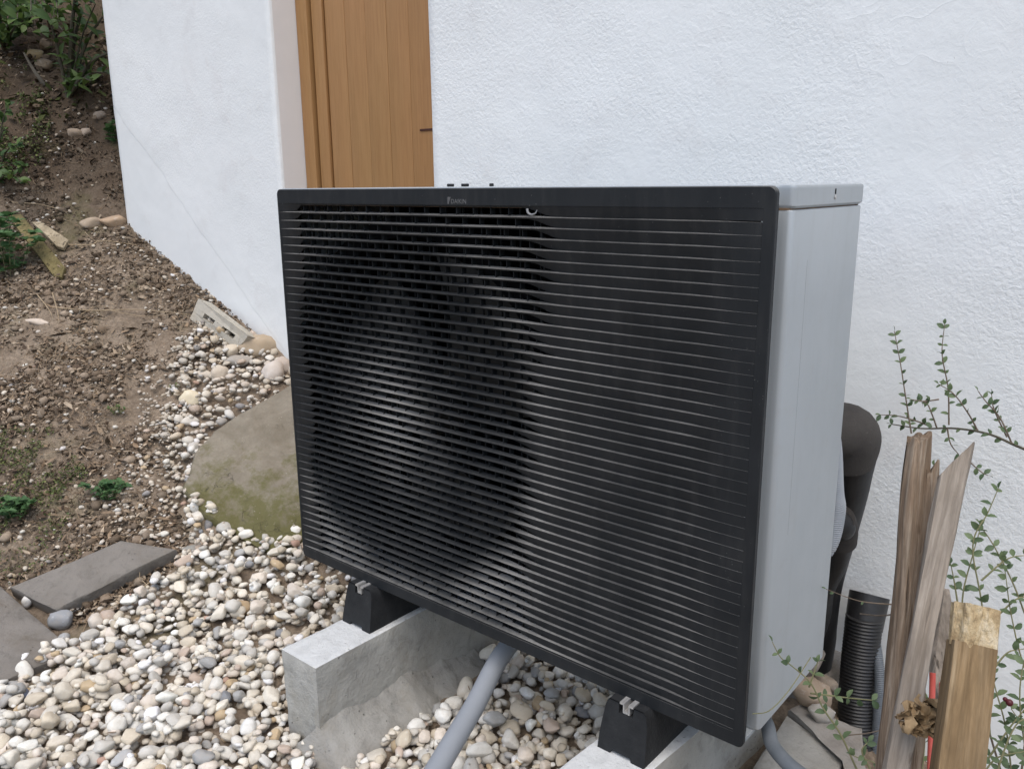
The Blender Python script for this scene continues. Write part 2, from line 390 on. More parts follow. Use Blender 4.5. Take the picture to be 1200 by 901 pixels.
M['wood_pale'] = mat_wood('pale_board_wood', [(.3, (.36, .29, .19)), (.7, (.52, .44, .31))], 40)
M['wood_chew'] = mottled('torn_wood_fibre', [(.3, (.27, .18, .09)), (.5, (.46, .35, .20)), (.7, (.66, .57, .41))], scale=55, bs=1.0, bd=.008, bscale=120, stretch=(1, 1, .6))
M['red'] = mottled('coral_red_plastic', [(.3, (.50, .085, .065)), (.7, (.62, .14, .11))], rough=.5)
M['dry_leaf'] = mottled('dry_brown_leaf', [(.3, (.17, .105, .05)), (.7, (.38, .27, .15))], scale=60)
M['berry'] = mottled('dark_red_berry', [(.3, (.06, .010, .012)), (.7, (.095, .014, .02))], rough=.3)
M['pvc'] = mottled('grey_pvc', [(.3, (.265, .285, .31)), (.7, (.32, .34, .365))], scale=6, rough=.42, bs=.15, spec=.5)
M['flex_grey'] = mottled('grey_flexible_plastic', [(.3, (.30, .32, .34)), (.7, (.37, .39, .41))], rough=.5)
M['hose_grey'] = mottled('dark_grey_hose', [(.3, (.11, .125, .14)), (.7, (.16, .175, .19))], rough=.5)
M['corr_black'] = mottled('black_drain_plastic', [(.3, (.012, .012, .013)), (.7, (.025, .024, .023))], rough=.45, spec=.5)
def mat_foam():
    t = NT('black_foam_insulation'); c = t.co()
    col = t.ramp(t.noise(c, 9, 6, .6), [(.35, (.034, .031, .029)), (.7, (.066, .060, .054))])
    sp = t.ramp(t.noise(c, 200, 3), [(.66, 0.), (.75, .4)]); col = t.mix(sp, col, (.16, .15, .14))
    return t.out(col, .85, t.bump(t.noise(c, 190, 4), .4, .0015), 0, .25)
M['foam'] = mat_foam()
M['tape'] = mottled('black_tape', [(.3, (.010, .010, .011)), (.7, (.020, .020, .020))], rough=.5, bs=.5, bd=.003, bscale=22)

# ------------------------------------------------------------------ ground
def land():
    def axis(c0, c1, step, far):
        a = list(np.arange(c0, c1, step)); s = step; x = a[-1]
        while x < far: s *= 1.25; x += s; a.append(x)
        x = a[0]; s = step; pre = []
        while x > -far: s *= 1.25; x -= s; pre.append(x)
        return pre[::-1]+a
    xs = axis(-3.6, .2, .0125, 120); ys = axis(-.9, 1.7, .0125, 120)
    vs = []
    for y in ys:
        for x in xs:
            z = H(x, y)
            if -6 < x < 3 and -3 < y < 6:
                k = sstep(.01, .14, z+1.29)*.85+.15
                v = Vector((x, y, 0))
                z += (fbm(v*3, 3)*.020+fbm(v*11+Vector((5, 2, 0)), 4)*.015+max(0, fbm(v*36, 3))*.018)*k - .008
                if z > 0: z += fbm(v*2.2, 4)*.07*sstep(0, .4, z)
            if x < -6 or y > 6: z += fbm(Vector((x, y, 0))*.2, 3)*.4
            if .90 < y and x > -2.40: z = min(z, H(x, .78)-.02)
            vs.append((x, y, z))
    n = len(xs); fs = [(j*n+i, j*n+i+1, (j+1)*n+i+1, (j+1)*n+i) for j in range(len(ys)-1) for i in range(n-1)]
    o = from_py('ground', vs, fs, M['soil'], None, 180)
    tag(o, 'brown earth bank rising to the left of the white house', None, None, 'structure')
land()

# ------------------------------------------------------------------ the house
WY = .8; XL = -2.45; ZT = 2.3; ZB = -1.55
D0, D1 = -1.115, -.262            # door opening
house = thing('house', 'white rendered house with an ochre boarded door behind the outdoor unit', 'house', (0, WY, -1.3))
def hp(name, bm, mat, parent=house, smooth=30):
    o = from_bm(name, bm, mat, None, smooth); o.parent = parent; o.matrix_parent_inverse = Matrix.Translation(-parent.location) if parent is house else Matrix(); return o
def wall_grid(x0, x1, name, mat, rough_left=False):
    bm = bmesh.new(); nx = int((x1-x0)/.03)+1; nz = 120; g = []
    for i in range(nx+1):
        x = x0+(x1-x0)*i/nx
        col = []
        for k in range(nz+1):
            z = ZB+(ZT-ZB)*k/nz
            edge = min(i, nx-i)
            y = WY+fbm(Vector((x*1.7, z*1.7, 3)), 3)*.004
            xx = x+(fbm(Vector((z*6, x, 1)), 4)*.004 if edge == 0 and rough_left and i == 0 else 0)
            col.append(bm.verts.new((xx, y, z)))
        g.append(col)
    for i in range(nx):
        for k in range(nz): bm.faces.new((g[i][k], g[i+1][k], g[i+1][k+1], g[i][k+1]))
    # returns at both ends with a softened corner
    for col, s, dep in ((g[0], -1, 4.5 if rough_left else .35), (g[-1], 1, .35 if rough_left else 4.0)):
        prev = col
        for dx, dy in ((.004*s, .004), (.006*s, .012), (.006*s, .05), (.006*s, dep)):
            nw = [bm.verts.new((v.co.x+dx, WY+dy, v.co.z)) for v in col]
            for k in range(nz):
                q = (prev[k], prev[k+1], nw[k+1], nw[k]); bm.faces.new(q if s < 0 else q[::-1])
            prev = nw
    bmesh.ops.recalc_face_normals(bm, faces=bm.faces[:])
    return hp(name, bm, mat, house, 60)
wall_grid(XL, D0-.006, 'wall', M['stucco_l'], True)
wall_grid(D1+.006, 4.2, 'wall', M['stucco_r'])
RD = .135
bm = bmesh.new(); bm_box(bm, (D0-.007, WY+.012, ZB), (D0+.001, WY+RD+.02, ZT)); hp('door_reveal', bm, M['reveal'])
bm = bmesh.new(); bm_box(bm, (D1-.001, WY+.012, ZB), (D1+.007, WY+RD+.02, ZT)); hp('door_reveal', bm, M['reveal'])
bm = bmesh.new(); bm_box(bm, (D0-.05, WY+.02, ZB), (D1+.05, WY+RD+.3, -1.02)); hp('door_step', bm, M['mortar'])
bm = bmesh.new(); bm_box(bm, (XL, WY+.5, ZT), (4.2, WY+4, ZT+.08)); hp('roof_slab', bm, M['reveal'])
door = bpy.data.objects.new('door', None)
dbm = bmesh.new(); bm_box(dbm, (D0+.002, WY+RD+.010, -1.02), (D1-.002, WY+RD+.05, ZT-.01))
door = hp('door', dbm, M['door'])
YD = WY+RD
def dpart(name, lo, hi, mat=M['door'], bev=.004):
    bm = bmesh.new(); bm_box(bm, lo, hi, bev, 2)
    o = from_bm(name, bm, mat, None, 30); o.parent = door; o.matrix_parent_inverse = Matrix.Translation(-house.location) if False else Matrix(); return o
dpart('door_frame', (D0+.003, YD-.018, -1.0), (D0+.072, YD+.009, ZT-.012))
dpart('door_frame', (D0+.085, YD-.006, -1.0), (D0+.150, YD+.009, ZT-.012))
bx = D0+.162; bw = (D1-.004-bx)/6.0
k = 0
while bx < D1-.03:
    x1 = min(bx+bw, D1-.003)
    dpart('board', (bx+.0004, YD-.001+.0006*(k % 2), -1.0), (x1-.0004, YD+.009, ZT-.012), bev=.0022)
    bx = x1; k += 1
q = onY(492, 153, YD-.004)
dpart('latch_slot', (q.x, YD-.0045, q.z-.003), (D1-.003, YD-.0012, q.z+.004), M['dark_slot'], .0005)

# ------------------------------------------------------------------ heat pump
W_, HH, SX, DP = 1.27, .968, 1.278, .372
hp_root = thing('heat_pump', 'large outdoor heat pump unit with black slatted front and silver grey casing', 'heat pump', (.635, .18, -.968))
def part(o, parent=hp_root):
    if o.parent is not parent: o.parent = parent
    o.matrix_parent_inverse = Matrix.Translation(-hp_root.location); return o
def spart(o, parent): o.parent = parent; return o
def rprof(off=0.0):
    # plan outline of the casing, counter-clockwise, with rounded corners and a drawn-in front edge
    X1, X0, Y1 = SX+off, -.008-off, DP+off
    p = [(.01, .012), (1.2430+off*.5, .012), (1.2445+off, .040), (1.2470+off, .0475), (1.2520+off, .050), (1.2600+off, .050)]
    c = (X1-.010, .060); 
    for a in np.linspace(-90, 0, 7): p.append((c[0]+.010*math.cos(R(a)), c[1]+.010*math.sin(R(a))))
    for a in np.linspace(0, 90, 5): p.append((X1-.012+.012*math.cos(R(a)), Y1-.012+.012*math.sin(R(a))))
    for a in np.linspace(90, 180, 5): p.append((X0+.012+.012*math.cos(R(a)), Y1-.012+.012*math.sin(R(a))))
    p += [(X0, .06), (.001, .03), (.003, .012)]
    return p
def prism(name, prof, z0, z1, mat, bev=.002, open_front=False, topcap=True):
    bm = bmesh.new(); n = len(prof)
    cx = sum(p[0] for p in prof)/n; cy = sum(p[1] for p in prof)/n
    def ring(z, ins):
        out = []
        for i, (x, y) in enumerate(prof):
            out.append(bm.verts.new((x-ins*(1 if x > cx else -1), y-ins*(1 if y > cy else -.5), z)))
        return out
    zs = [(z0, bev), (z0+bev, 0)] + [(z0+(z1-z0)*k/6, 0) for k in range(1, 6)] + [(z1-bev, 0), (z1-bev*.3, bev*.3), (z1, bev)]
    rs = [ring(*z) for z in zs]
    for a, b in zip(rs, rs[1:]):
        for i in range(n):
            j = (i+1) % n
            if open_front and i == 0: continue
            bm.faces.new((a[i], a[j], b[j], b[i]))
    bm.faces.new(rs[0][::-1])
    if topcap: bm.faces.new(rs[-1])
    return part(from_bm(name, bm, mat, None, 35))
cas = prism('casing', rprof(), -.957, -.0385, M['silver'], .003, True, False)
prism('lid', rprof(.0015), -.0365, 0.0, M['silver'], .004)
prism('seam', rprof(-.004), -.0392, -.0355, mottled('rusty_seam', [(.3, (.12, .08, .05)), (.7, (.25, .17, .11))]), .0002)
# keyhole and screw in the lid
bm = bmesh.new(); bmesh.ops.create_uvsphere(bm, u_segments=12, v_segments=8, radius=.004, matrix=Matrix.Translation((1.2802, .222, -.022)) @ Matrix.Diagonal((.35, 1, 1, 1)))
part(from_bm('screw', bm, M['alu']))
part(box('screw_slot', (1.2794, .2195, -.017), (1.2801, .2245, -.008), M['void'], None, .0002))
# fine vertical seam in the side panel
part(box('panel_seam', (1.2778, .1205, -.60), (1.27815, .1212, -.12), M['seam_grey']))
# black front surround
OX0, OX1, OZ0, OZ1 = .0085, 1.2505, -.0345, -.9405
def surround():
    bm = bmesh.new(); r = .012; t = .011
    out = []
    for cx, cz, a0 in ((W_-r, -.0015-r, 0), (r, -.0015-r, 90), (r, -HH+r, 180), (W_-r, -HH+r, 270)):
        for a in np.linspace(a0, a0+90, 6): out.append((cx+r*math.cos(R(a)), cz+r*math.sin(R(a))))
    inn = []
    for cx, cz in ((OX1, OZ0), (OX0, OZ0), (OX0, OZ1), (OX1, OZ1)): inn += [(cx, cz)]*6
    fo = [bm.verts.new((x, .001, z)) for x, z in [(x+(.0015 if x < .6 else -.0015), z+(.0015 if z < -.5 else -.0015)) for x, z in out]]
    fo2 = [bm.verts.new((x, .0028, z)) for x, z in out]; bo = [bm.verts.new((x, t, z)) for x, z in out]
    cor = [bm.verts.new((x, .001, z)) for x, z in inn[::6]]; cob = [bm.verts.new((x, .010, z)) for x, z in inn[::6]]
    n = len(out)
    for i in range(n):
        j = (i+1) % n
        bm.faces.new((fo[i], fo[j], fo2[j], fo2[i])); bm.faces.new((fo2[i], fo2[j], bo[j], bo[i]))
        q = i//6
        if i % 6 < 5: bm.faces.new((fo[j], fo[i], cor[q]))
        else: bm.faces.new((fo[j], fo[i], cor[q], cor[(q+1) % 4]))
    for q in range(4):
        bm.faces.new((cor[q], cor[(q+1) % 4], cob[(q+1) % 4], cob[q]))
    bmesh.ops.recalc_face_normals(bm, faces=bm.faces[:])
    return part(from_bm('front_surround', bm, M['black_flat'], None, 30))
surround()
PIT = .02; NL = 45
def opn(x, i):
    r0 = .045+.012*math.sin(i*.33); r1 = .74-.05*sstep(0, 30, i)+.01*math.sin(i*1.7)
    return sstep(r0, r0+.055, x)*(1-sstep(r1, r1+.16, x))
def ribs_of(i):
    o = (i*.0171) % .046; return [o+.046*k for k in range(-1, 26) if .07 < o+.046*k < .86]
for i in range(NL+1):
    z = -.056-PIT*i; last = i == NL
    z0 = z
    rr = random.Random(100+i); ribx = ribs_of(i)
    xs = sorted(set([round(v, 4) for v in np.arange(OX0+.0004, OX1-.0004, .02)] + [OX1-.0004] + [v for rx in ribx for v in (round(rx-.0008, 4), round(rx+.0008, 4))]))
    segd = [rr.uniform(.0095, .0185) for _ in range(40)]
    xe = 1.232-.026*(i/NL)
    vs = []; fs = []
    for x in xs:
        o_ = opn(x, i)
        k = sum(1 for rx in ribx if x > rx)
        e = sstep(.010, .045, x)*(1-sstep(xe-.10, xe, x))
        d = .0004+e*(.0042+o_*(segd[k]-.0042)); h = .0003+e*(.0014+o_*.0018)
        # face below the lip: closed at the ends, open in the middle
        cz_c = z-PIT+h; cy_c = d
        if i == 0: pass
        cz = cz_c+(z-.0030-cz_c)*sstep(.2, .8, o_); cy = cy_c+(.0035-cy_c)*sstep(.2, .8, o_)
        if last: cz = OZ1-.0002; cy = .0004
        ya = .0014
        wob = fbm(Vector((x*7, i*.7, 0)), 2)*.0004
        vs += [(x, ya, z+wob), (x, ya+d, z+h+wob), (x, ya+d+.003, z+h-.003), (x, ya+cy+.0016, cz+.0002), (x, ya+cy, cz+wob)]
    n = len(xs)
    for a in range(n-1):
        for b in range(5):
            c = (b+1) % 5; fs.append((a*5+b, (a+1)*5+b, (a+1)*5+c, a*5+c))
    fs.append(tuple(range(5))); fs.append(tuple((n-1)*5+k for k in range(4, -1, -1)))
    if last: continue
    part(from_py('louver', vs, fs, M['black'], None, 25))
# strip from the top band down to the first louver, and its closed right part
def top_filler():
    vs = []; fs = []; xs = list(np.arange(OX0+.0004, OX1, .02))+[OX1-.0004]
    for x in xs:
        o_ = opn(x, 0); e = sstep(.010, .045, x)*(1-sstep(1.13, 1.232, x))
        b = -.0538+e*.0; zb = b+(OZ0-.004-b)*sstep(.25, .9, o_)
        yb = .0018+e*.0042
        vs += [(x, .0016, OZ0-.0002), (x, .0045, OZ0-.0002), (x, yb+.003, zb), (x, yb, zb)]
    for a in range(len(xs)-1):
        for q in range(4):
            c = (q+1) % 4; fs.append((a*4+q, (a+1)*4+q, (a+1)*4+c, a*4+c))
    fs.append((0, 1, 2, 3))
    part(from_py('louver', vs, fs, M['black'], None, 25))
top_filler()
bm = bmesh.new()
for i in range(-1, NL-1):
    z = -.056-PIT*i
    for rx in ribs_of(i+1):
        if opn(rx, max(i, 0)) > .45:
            bm_box(bm, (rx-.0007, .010, z-PIT+.001), (rx+.0007, .024, z-.002))
for k in range(17):      # deeper grille bars behind the louvers
    x = .05+k*.05; bm_box(bm, (x-.0012, .027, OZ1+.004), (x+.0012, .031, OZ0-.004))
o = part(from_bm('grille_rib', bm, M['black'], None, None)); o['kind'] = 'stuff'
part(box('bulkhead', (.86, .032, -.955), (1.26, .036, -.03), M['void']))
part(box('back_panel', (.0, DP-.006, -.95), (1.27, DP-.002, -.04), M['void']))
part(box('base_tray', (.004, .014, -.965), (1.266, DP-.004, -.958), M['silver']))
# fan
fan_c = Vector((.42, .13, -.49))
bm = bmesh.new(); seg = 64
for ya, yb, ra in ((.06, .20, .385),):
    for k in range(seg):
        a, b = 2*math.pi*k/seg, 2*math.pi*(k+1)/seg
        v = [bm.verts.new((fan_c.x+r_*math.cos(t_), y_, fan_c.z+r_*math.sin(t_))) for r_, t_, y_ in ((.385, a, .05), (.385, b, .05), (.36, b, .2), (.36, a, .2))]
        bm.faces.new(v)
        w_ = [bm.verts.new((fan_c.x+r_*math.cos(t_), .05, fan_c.z+r_*math.sin(t_))) for r_, t_ in ((.385, a), (.43, a), (.43, b), (.385, b))]
        bm.faces.new(w_)
part(from_bm('fan_shroud', bm, M['void'], None, 40))
bm = bmesh.new(); bmesh.ops.create_cone(bm, cap_ends=True, segments=32, radius1=.085, radius2=.07, depth=.06, matrix=Matrix.Translation((fan_c.x, .085, fan_c.z)) @ Matrix.Rotation(R(90), 4, 'X'))
fan = part(from_bm('fan', bm, M['fan'], None, 30))
for b in range(3):
    vs = []; fs = []; n = 10; mm = 8
    for i in range(n+1):
        r_ = .08+.27*i/n
        for j in range(mm+1):
            sw = (j/mm-.5)*(1.15+.25*i/n); a = b*2*math.pi/3+.4+sw+.35*(i/n)
            vs.append((fan_c.x+r_*math.cos(a), .12-.055*sw, fan_c.z+r_*math.sin(a)))
    for i in range(n):
        for j in range(mm): q = i*(mm+1)+j; fs.append((q, q+1, q+mm+2, q+mm+1))
    spart(from_py('fan_blade', vs, fs, M['fan'], None, 60), fan)
# maker's mark: small triangle and letters on the top band
fc = bpy.data.curves.new('maker_text', 'FONT'); fc.body = 'DAIKIN'; fc.size = .0125; fc.offset = .0002; fc.extrude = .0002; fc.space_character = 1.02
tmp = bpy.data.objects.new('tmp_text', fc); COL.objects.link(tmp)
bpy.context.view_layer.update(); dg = bpy.context.evaluated_depsgraph_get()
tm = bpy.data.meshes.new_from_object(tmp.evaluated_get(dg)); bpy.data.objects.remove(tmp)
tm.transform(Matrix.Translation((.5925, .0006, -.0318)) @ Matrix.Rotation(R(90), 4, 'X')); tm.name = 'logo_lettering'
tm.materials.clear(); part(link('logo_lettering', tm, None, M['logo']))
part(from_py('logo_mark', [(.583, .0006, -.0190), (.5920, .0006, -.0190), (.5860, .0006, -.0330), (.583, .0006, -.0330),
                            (.583, .0012, -.0190), (.5920, .0012, -.0190), (.5860, .0012, -.0330), (.583, .0012, -.0330)],
             [(0, 1, 2, 3), (7, 6, 5, 4), (0, 4, 5, 1), (1, 5, 6, 2), (2, 6, 7, 3), (3, 7, 4, 0)], M['logo']))
# pale clip peeping out under the top band
tube_pts = [Vector((.787, .004, -.0405)), Vector((.790, .003, -.0475)), Vector((.797, .003, -.0505)), Vector((.806, .004, -.0485)), Vector((.810, .005, -.042))]
part(tube('clip', spline(tube_pts, 4), lambda t: .0024*(1-.7*t)+.0003, M['clip'], seg=8))
for x, s_ in ((onY(528, 217, .347).x, .009), (onY(545, 217, .347).x, .010), (onY(576, 217, .347).x, .004)):
    part(box('lid_buffer', (x-s_, .342, .0002), (x+s_, .352, .0075), M['rubber'], None, .0018))

# ------------------------------------------------------------------ blocks and rubber feet
def lumpy_box(name, lo, hi, mat, parent, n=(10, 26, 10), amp=.0018, r=.006, seed=0, mtx=None):
    bm = bmesh.new(); bmesh.ops.create_cube(bm, size=1)
    bmesh.ops.subdivide_edges(bm, edges=bm.edges[:], cuts=15, use_grid_fill=True)
    sz = [hi[i]-lo[i] for i in range(3)]
    for v in bm.verts:
        p = Vector([lo[i]+(v.co[i]+.5)*sz[i] for i in range(3)])
        ins = Vector((0, 0, 0))
        near = [min(p[i]-lo[i], hi[i]-p[i]) for i in range(3)]
        on = sum(1 for q in near if q < 1e-5)
        nz = fbm(p*9+Vector((seed, 0, 0)), 4)*amp
        for i in range(3):
            if near[i] < 1e-5:
                s_ = -1 if p[i]-lo[i] < hi[i]-p[i] else 1
                ins[i] += s_*nz
                if on > 1: ins[i] -= s_*r*(.30+.55*max(0, fbm(p*28+Vector((0, seed, 0)), 3)))
        v.co = p+ins
    if mtx: bm.transform(mtx)
    return from_bm(name, bm, mat, parent, 50)
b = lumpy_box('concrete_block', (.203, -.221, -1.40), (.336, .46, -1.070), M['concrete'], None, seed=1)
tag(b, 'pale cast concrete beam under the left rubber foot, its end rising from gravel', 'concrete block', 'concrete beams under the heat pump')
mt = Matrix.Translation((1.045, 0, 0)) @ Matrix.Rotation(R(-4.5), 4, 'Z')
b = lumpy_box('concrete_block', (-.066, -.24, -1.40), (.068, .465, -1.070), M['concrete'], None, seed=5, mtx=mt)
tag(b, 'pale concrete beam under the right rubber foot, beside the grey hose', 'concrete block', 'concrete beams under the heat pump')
def rubber_foot(x0, x1, y0, label):
    zt, zb = -.9655, -1.0695
    root = thing('rubber_foot', label, 'mounting foot', ((x0+x1)/2, y0+.22, zb), 'rubber feet carrying the heat pump')
    bm = bmesh.new(); n = 14; L = .44; rings = []
    # tapered bar with notched underside, lofted along its length
    for k in range(25):
        t = k/24; y = y0+.0+L*t
        endk = min(t, 1-t)*L
        tap = .030*(1-sstep(0, .004, endk))*0
        pr = []
        wb = (x1-x0)/2; wt = wb*.62; h = zt-zb
        for (u, v) in ((-1, 0), (-1, .12), (-.985, .30), (-.94, .6), (-.88, .85), (-.82, .95), (-.74, 1), (-.3, 1), (-.3, .80), (.3, .80), (.3, 1), (.74, 1), (.82, .95), (.88, .85), (.94, .6), (.985, .30), (1, .12), (1, 0), (.45, 0), (.40, .07), (-.40, .07), (-.45, 0)):
            sh = 0
            if k == 0: sh = (v*.020)
            if k == 24: sh = -(v*.020)
            q = Vector(((x0+x1)/2+u*wb, y+sh, zb+v*h))
            q += Vector((fbm(q*40, 2), fbm(q*40+Vector((9, 0, 0)), 2), 0))*.0006
            pr.append(bm.verts.new(q))
        rings.append(pr)
    m_ = len(rings[0])
    for a, b_ in zip(rings, rings[1:]):
        for i in range(m_): bm.faces.new((a[i], a[(i+1) % m_], b_[(i+1) % m_], b_[i]))
    bm.faces.new(rings[0][::-1]); bm.faces.new(rings[-1])
    bmesh.ops.recalc_face_normals(bm, faces=bm.faces[:])
    mi = Matrix.Translation(-root.location)
    o = from_bm('rubber_body', bm, M['rubber'], None, 35); o.parent = root; o.matrix_parent_inverse = mi
    # aluminium rail set in the groove
    bm = bmesh.new(); cx = (x0+x1)/2; a = .0150
    pf = [(-a, .000), (-a, .004), (-.005, .004), (-.005, -.013), (.005, -.013), (.005, .004), (a, .004), (a, .000), (.0075, .000), (.0075, -.017), (-.0075, -.017), (-.0075, .000)]
    r0 = [bm.verts.new((cx+u, y0+.018-.0*abs(u), zt+v-.002)) for u, v in pf]; r1 = [bm.verts.new((cx+u, y0+.42, zt+v-.002)) for u, v in pf]
    for i in range(len(pf)): bm.faces.new((r0[i], r0[(i+1) % len(pf)], r1[(i+1) % len(pf)], r1[i]))
    bm.faces.new(r0[::-1]); bm.faces.new(r1); bmesh.ops.recalc_face_normals(bm, faces=bm.faces[:])
    o = from_bm('rail', bm, M['alu'], None, None); o.parent = root; o.matrix_parent_inverse = mi
rubber_foot(.213, .317, -.043, 'black rubber foot with metal rail, at the lower left of the unit')
rubber_foot(.992, 1.097, -.040, 'black rubber foot with metal rail, at the lower right of the unit near the casing')

# ------------------------------------------------------------------ slabs from outlines
def slab(name, outline, thick, mat, rings=9, n=72, amp=.003, edge=.006, seed=0, dome=0.0, parent=None, smooth=45, efreq=14, eamp=.006):
    pts = [Vector(p) for p in outline]; L = [0]
    for a, b_ in zip(pts, pts[1:]+pts[:1]): L.append(L[-1]+(b_-a).length)
    per = []
    for k in range(n):
        s_ = L[-1]*k/n
        j = max(i for i in range(len(pts)) if L[i] <= s_+1e-9); f = (s_-L[j])/(L[j+1]-L[j]); per.append(pts[j].lerp(pts[(j+1) % len(pts)], f))
    for j in range(len(pts)):          # keep true corners
        k = min(range(n), key=lambda q: (per[q]-pts[j]).length); per[k] = pts[j].copy()
    c = sum(per, Vector())/n
    nrm = Vector()
    for k in range(n): nrm += (per[k]-c).cross(per[(k+1) % n]-c)
    nrm.normalize()
    if nrm.z < 0: nrm = -nrm; per = per[::-1]
    for p in per: p -= nrm*(p-c).dot(nrm)
    for p in per: p += (p-c).normalized()*fbm(p*efreq+Vector((seed, 0, 0)), 4)*eamp
    bm = bmesh.new(); R_ = []
    def dsp(p, k=1): return p+nrm*(fbm(p*7+Vector((0, seed, 0)), 4)*amp*k)
    cv = bm.verts.new(dsp(c+nrm*dome))
    for i in range(1, rings+1):
        t = i/rings; R_.append([bm.verts.new(dsp(c+(p-c)*t*(1-edge/max(.02, (p-c).length))+nrm*dome*(1-t*t))) for p in per])
    R_.append([bm.verts.new(dsp(p-nrm*edge*.8, .5)) for p in per])
    for q in (.4, .75, 1.0): R_.append([bm.verts.new(p-nrm*(edge+(thick-edge)*q)+(p-c).normalized()*fbm(p*30+Vector((0, 0, q*5+seed)), 3)*eamp*.5) for p in per])
    bv = bm.verts.new(c-nrm*thick)
    for k in range(n):
        j = (k+1) % n
        bm.faces.new((cv, R_[0][k], R_[0][j]))
        for a, b_ in zip(R_, R_[1:]): bm.faces.new((a[k], b_[k], b_[j], a[j]))
        bm.faces.new((R_[-1][j], R_[-1][k], bv))
    bmesh.ops.recalc_face_normals(bm, faces=bm.faces[:])
    return from_bm(name, bm, mat, parent, smooth)
def px_outline(pp, off): return [at(x, y, off) for x, y in pp]
o = slab('stone_slab', px_outline([(212, 575), (228, 532), (248, 505), (300, 472), (352, 446), (420, 440), (440, 560), (365, 622), (342, 640), (318, 646), (296, 634), (240, 606)], .035), .06, M['slab'], n=128, amp=.016, edge=.008, seed=3, rings=26, efreq=9, eamp=.014)
tag(o, 'big greenish flat stone slab leaning beside the left edge of the unit', 'stone slab')
o = slab('paving_slab', px_outline([(12, 689), (65, 713), (207, 644), (141, 632)], .045), .045, M['paver'], seed=7, amp=.003, edge=.004, eamp=.0025)
tag(o, 'long narrow grey concrete paver lying between the soil and the gravel', 'paving slab', 'grey pavers at the gravel edge')
o = slab('paving_slab', px_outline([(-90, 628), (2, 692), (87, 758), (-2, 797), (-200, 862)], .045), .045, M['paver'], seed=11, amp=.003, edge=.004, eamp=.0025)
tag(o, 'wide grey concrete paver cut off by the lower left corner of the photo', 'paving slab', 'grey pavers at the gravel edge')

# ------------------------------------------------------------------ stones
def stone_mesh(name, seed, sub=2, ang=.0, rough=.16):
    bm = bmesh.new(); bmesh.ops.create_icosphere(bm, subdivisions=sub, radius=1)
    r = random.Random(seed)
    planes = [(Vector((r.gauss(0, 1), r.gauss(0, 1), r.gauss(0, 1))).normalized(), r.uniform(.58, .86)) for _ in range(r.randint(8, 13))]
    o = Vector((seed*3.1, seed*1.7, 0))
    for v in bm.verts:
        d = v.co.normalized(); rr = 1+(rough+.06)*fbm(d*1.3+o, 2)+.09*fbm(d*3.6+o, 3)
        for n, h in planes:
            k = d.dot(n)
            if k > 0 and rr*k > h: rr += (h/k-rr)*(.93+ang)
        v.co = d*rr
    me = bpy.data.meshes.new(name); bm.to_mesh(me); bm.free(); shade(me, 180); return me
PEB = [stone_mesh('pebble', s, 3) for s in range(14)]
PEBL = [stone_mesh('pebble_low', s+40, 2) for s in range(14)]
PEBX = [stone_mesh('pebble_tiny', s+80, 1) for s in range(10)]
PAL = [((.64, .60, .53), 5), ((.70, .68, .635), 6), ((.60, .55, .47), 4), ((.52, .46, .37), 2.4), ((.50, .485, .455), 3.5), ((.60, .54, .48), 3),
       ((.34, .345, .35), 1.6), ((.42, .32, .20), .7), ((.47, .38, .32), .9), ((.22, .24, .275), .3), ((.38, .24, .19), .15), ((.76, .755, .735), 3)]
def tone(r_, dirt=0.0):
    c = r_.choices([p[0] for p in PAL], [p[1] for p in PAL])[0]; j = r_.uniform(.92, 1.28)
    c = [min(.82, x*j*k) for x, k in zip(c, (.97, .965, .93))]; return tuple(x*(1-dirt)+y*dirt for x, y in zip(c, (.30, .23, .16)))
def rotm(r_, flat=True):
    e = Matrix.Rotation(r_.uniform(0, 6.283), 3, 'Z')
    return Matrix.Rotation(r_.gauss(0, .35), 3, 'X') @ Matrix.Rotation(r_.gauss(0, .35), 3, 'Y') @ e
class Pile:                                # many small stones in one mesh
    def __init__(s): s.v = []; s.f = []; s.c = []; s.n = 0
    def add(s, me, mat3, loc, col):
        if not hasattr(s, 'cache'): s.cache = {}
        if me.name not in s.cache:
            a = np.empty(len(me.vertices)*3); me.vertices.foreach_get('co', a)
            f = np.array([list(p.vertices) for p in me.polygons]); s.cache[me.name] = (a.reshape(-1, 3), f)
        a, f = s.cache[me.name]; s.v.append(a @ np.array(mat3).T+np.array(loc)); s.f.append(f+s.n); s.n += len(a)
        s.c.append(np.tile(np.array(list(col)+[1.0]), (len(a), 1)))
    def build(s, name, mat, parent=None, smooth=180):
        v = np.concatenate(s.v); f = np.concatenate(s.f); c = np.concatenate(s.c)
        me = bpy.data.meshes.new(name); k = f.shape[1]
        me.vertices.add(len(v)); me.vertices.foreach_set('co', v.ravel())
        me.loops.add(f.size); me.loops.foreach_set('vertex_index', f.ravel())
        me.polygons.add(len(f)); me.polygons.foreach_set('loop_start', np.arange(0, f.size, k)); me.polygons.foreach_set('loop_total', np.full(len(f), k))
        me.update(calc_edges=True); me.validate()
        at_ = me.attributes.new('tone', 'FLOAT_COLOR', 'POINT'); at_.data.foreach_set('color', c.ravel().astype(np.float32))
        o = link(name, me, parent, mat); shade(me, smooth); return o
def inpoly(x, y, poly):
    c = False; n = len(poly)
    for i in range(n):
        x1, y1 = poly[i]; x2, y2 = poly[(i+1) % n]
        if (y1 > y) != (y2 > y) and x < (x2-x1)*(y-y1)/(y2-y1)+x1: c = not c
    return c
G = lambda pp: [(p.x, p.y) for p in (at(x, y) for x, y in pp)]
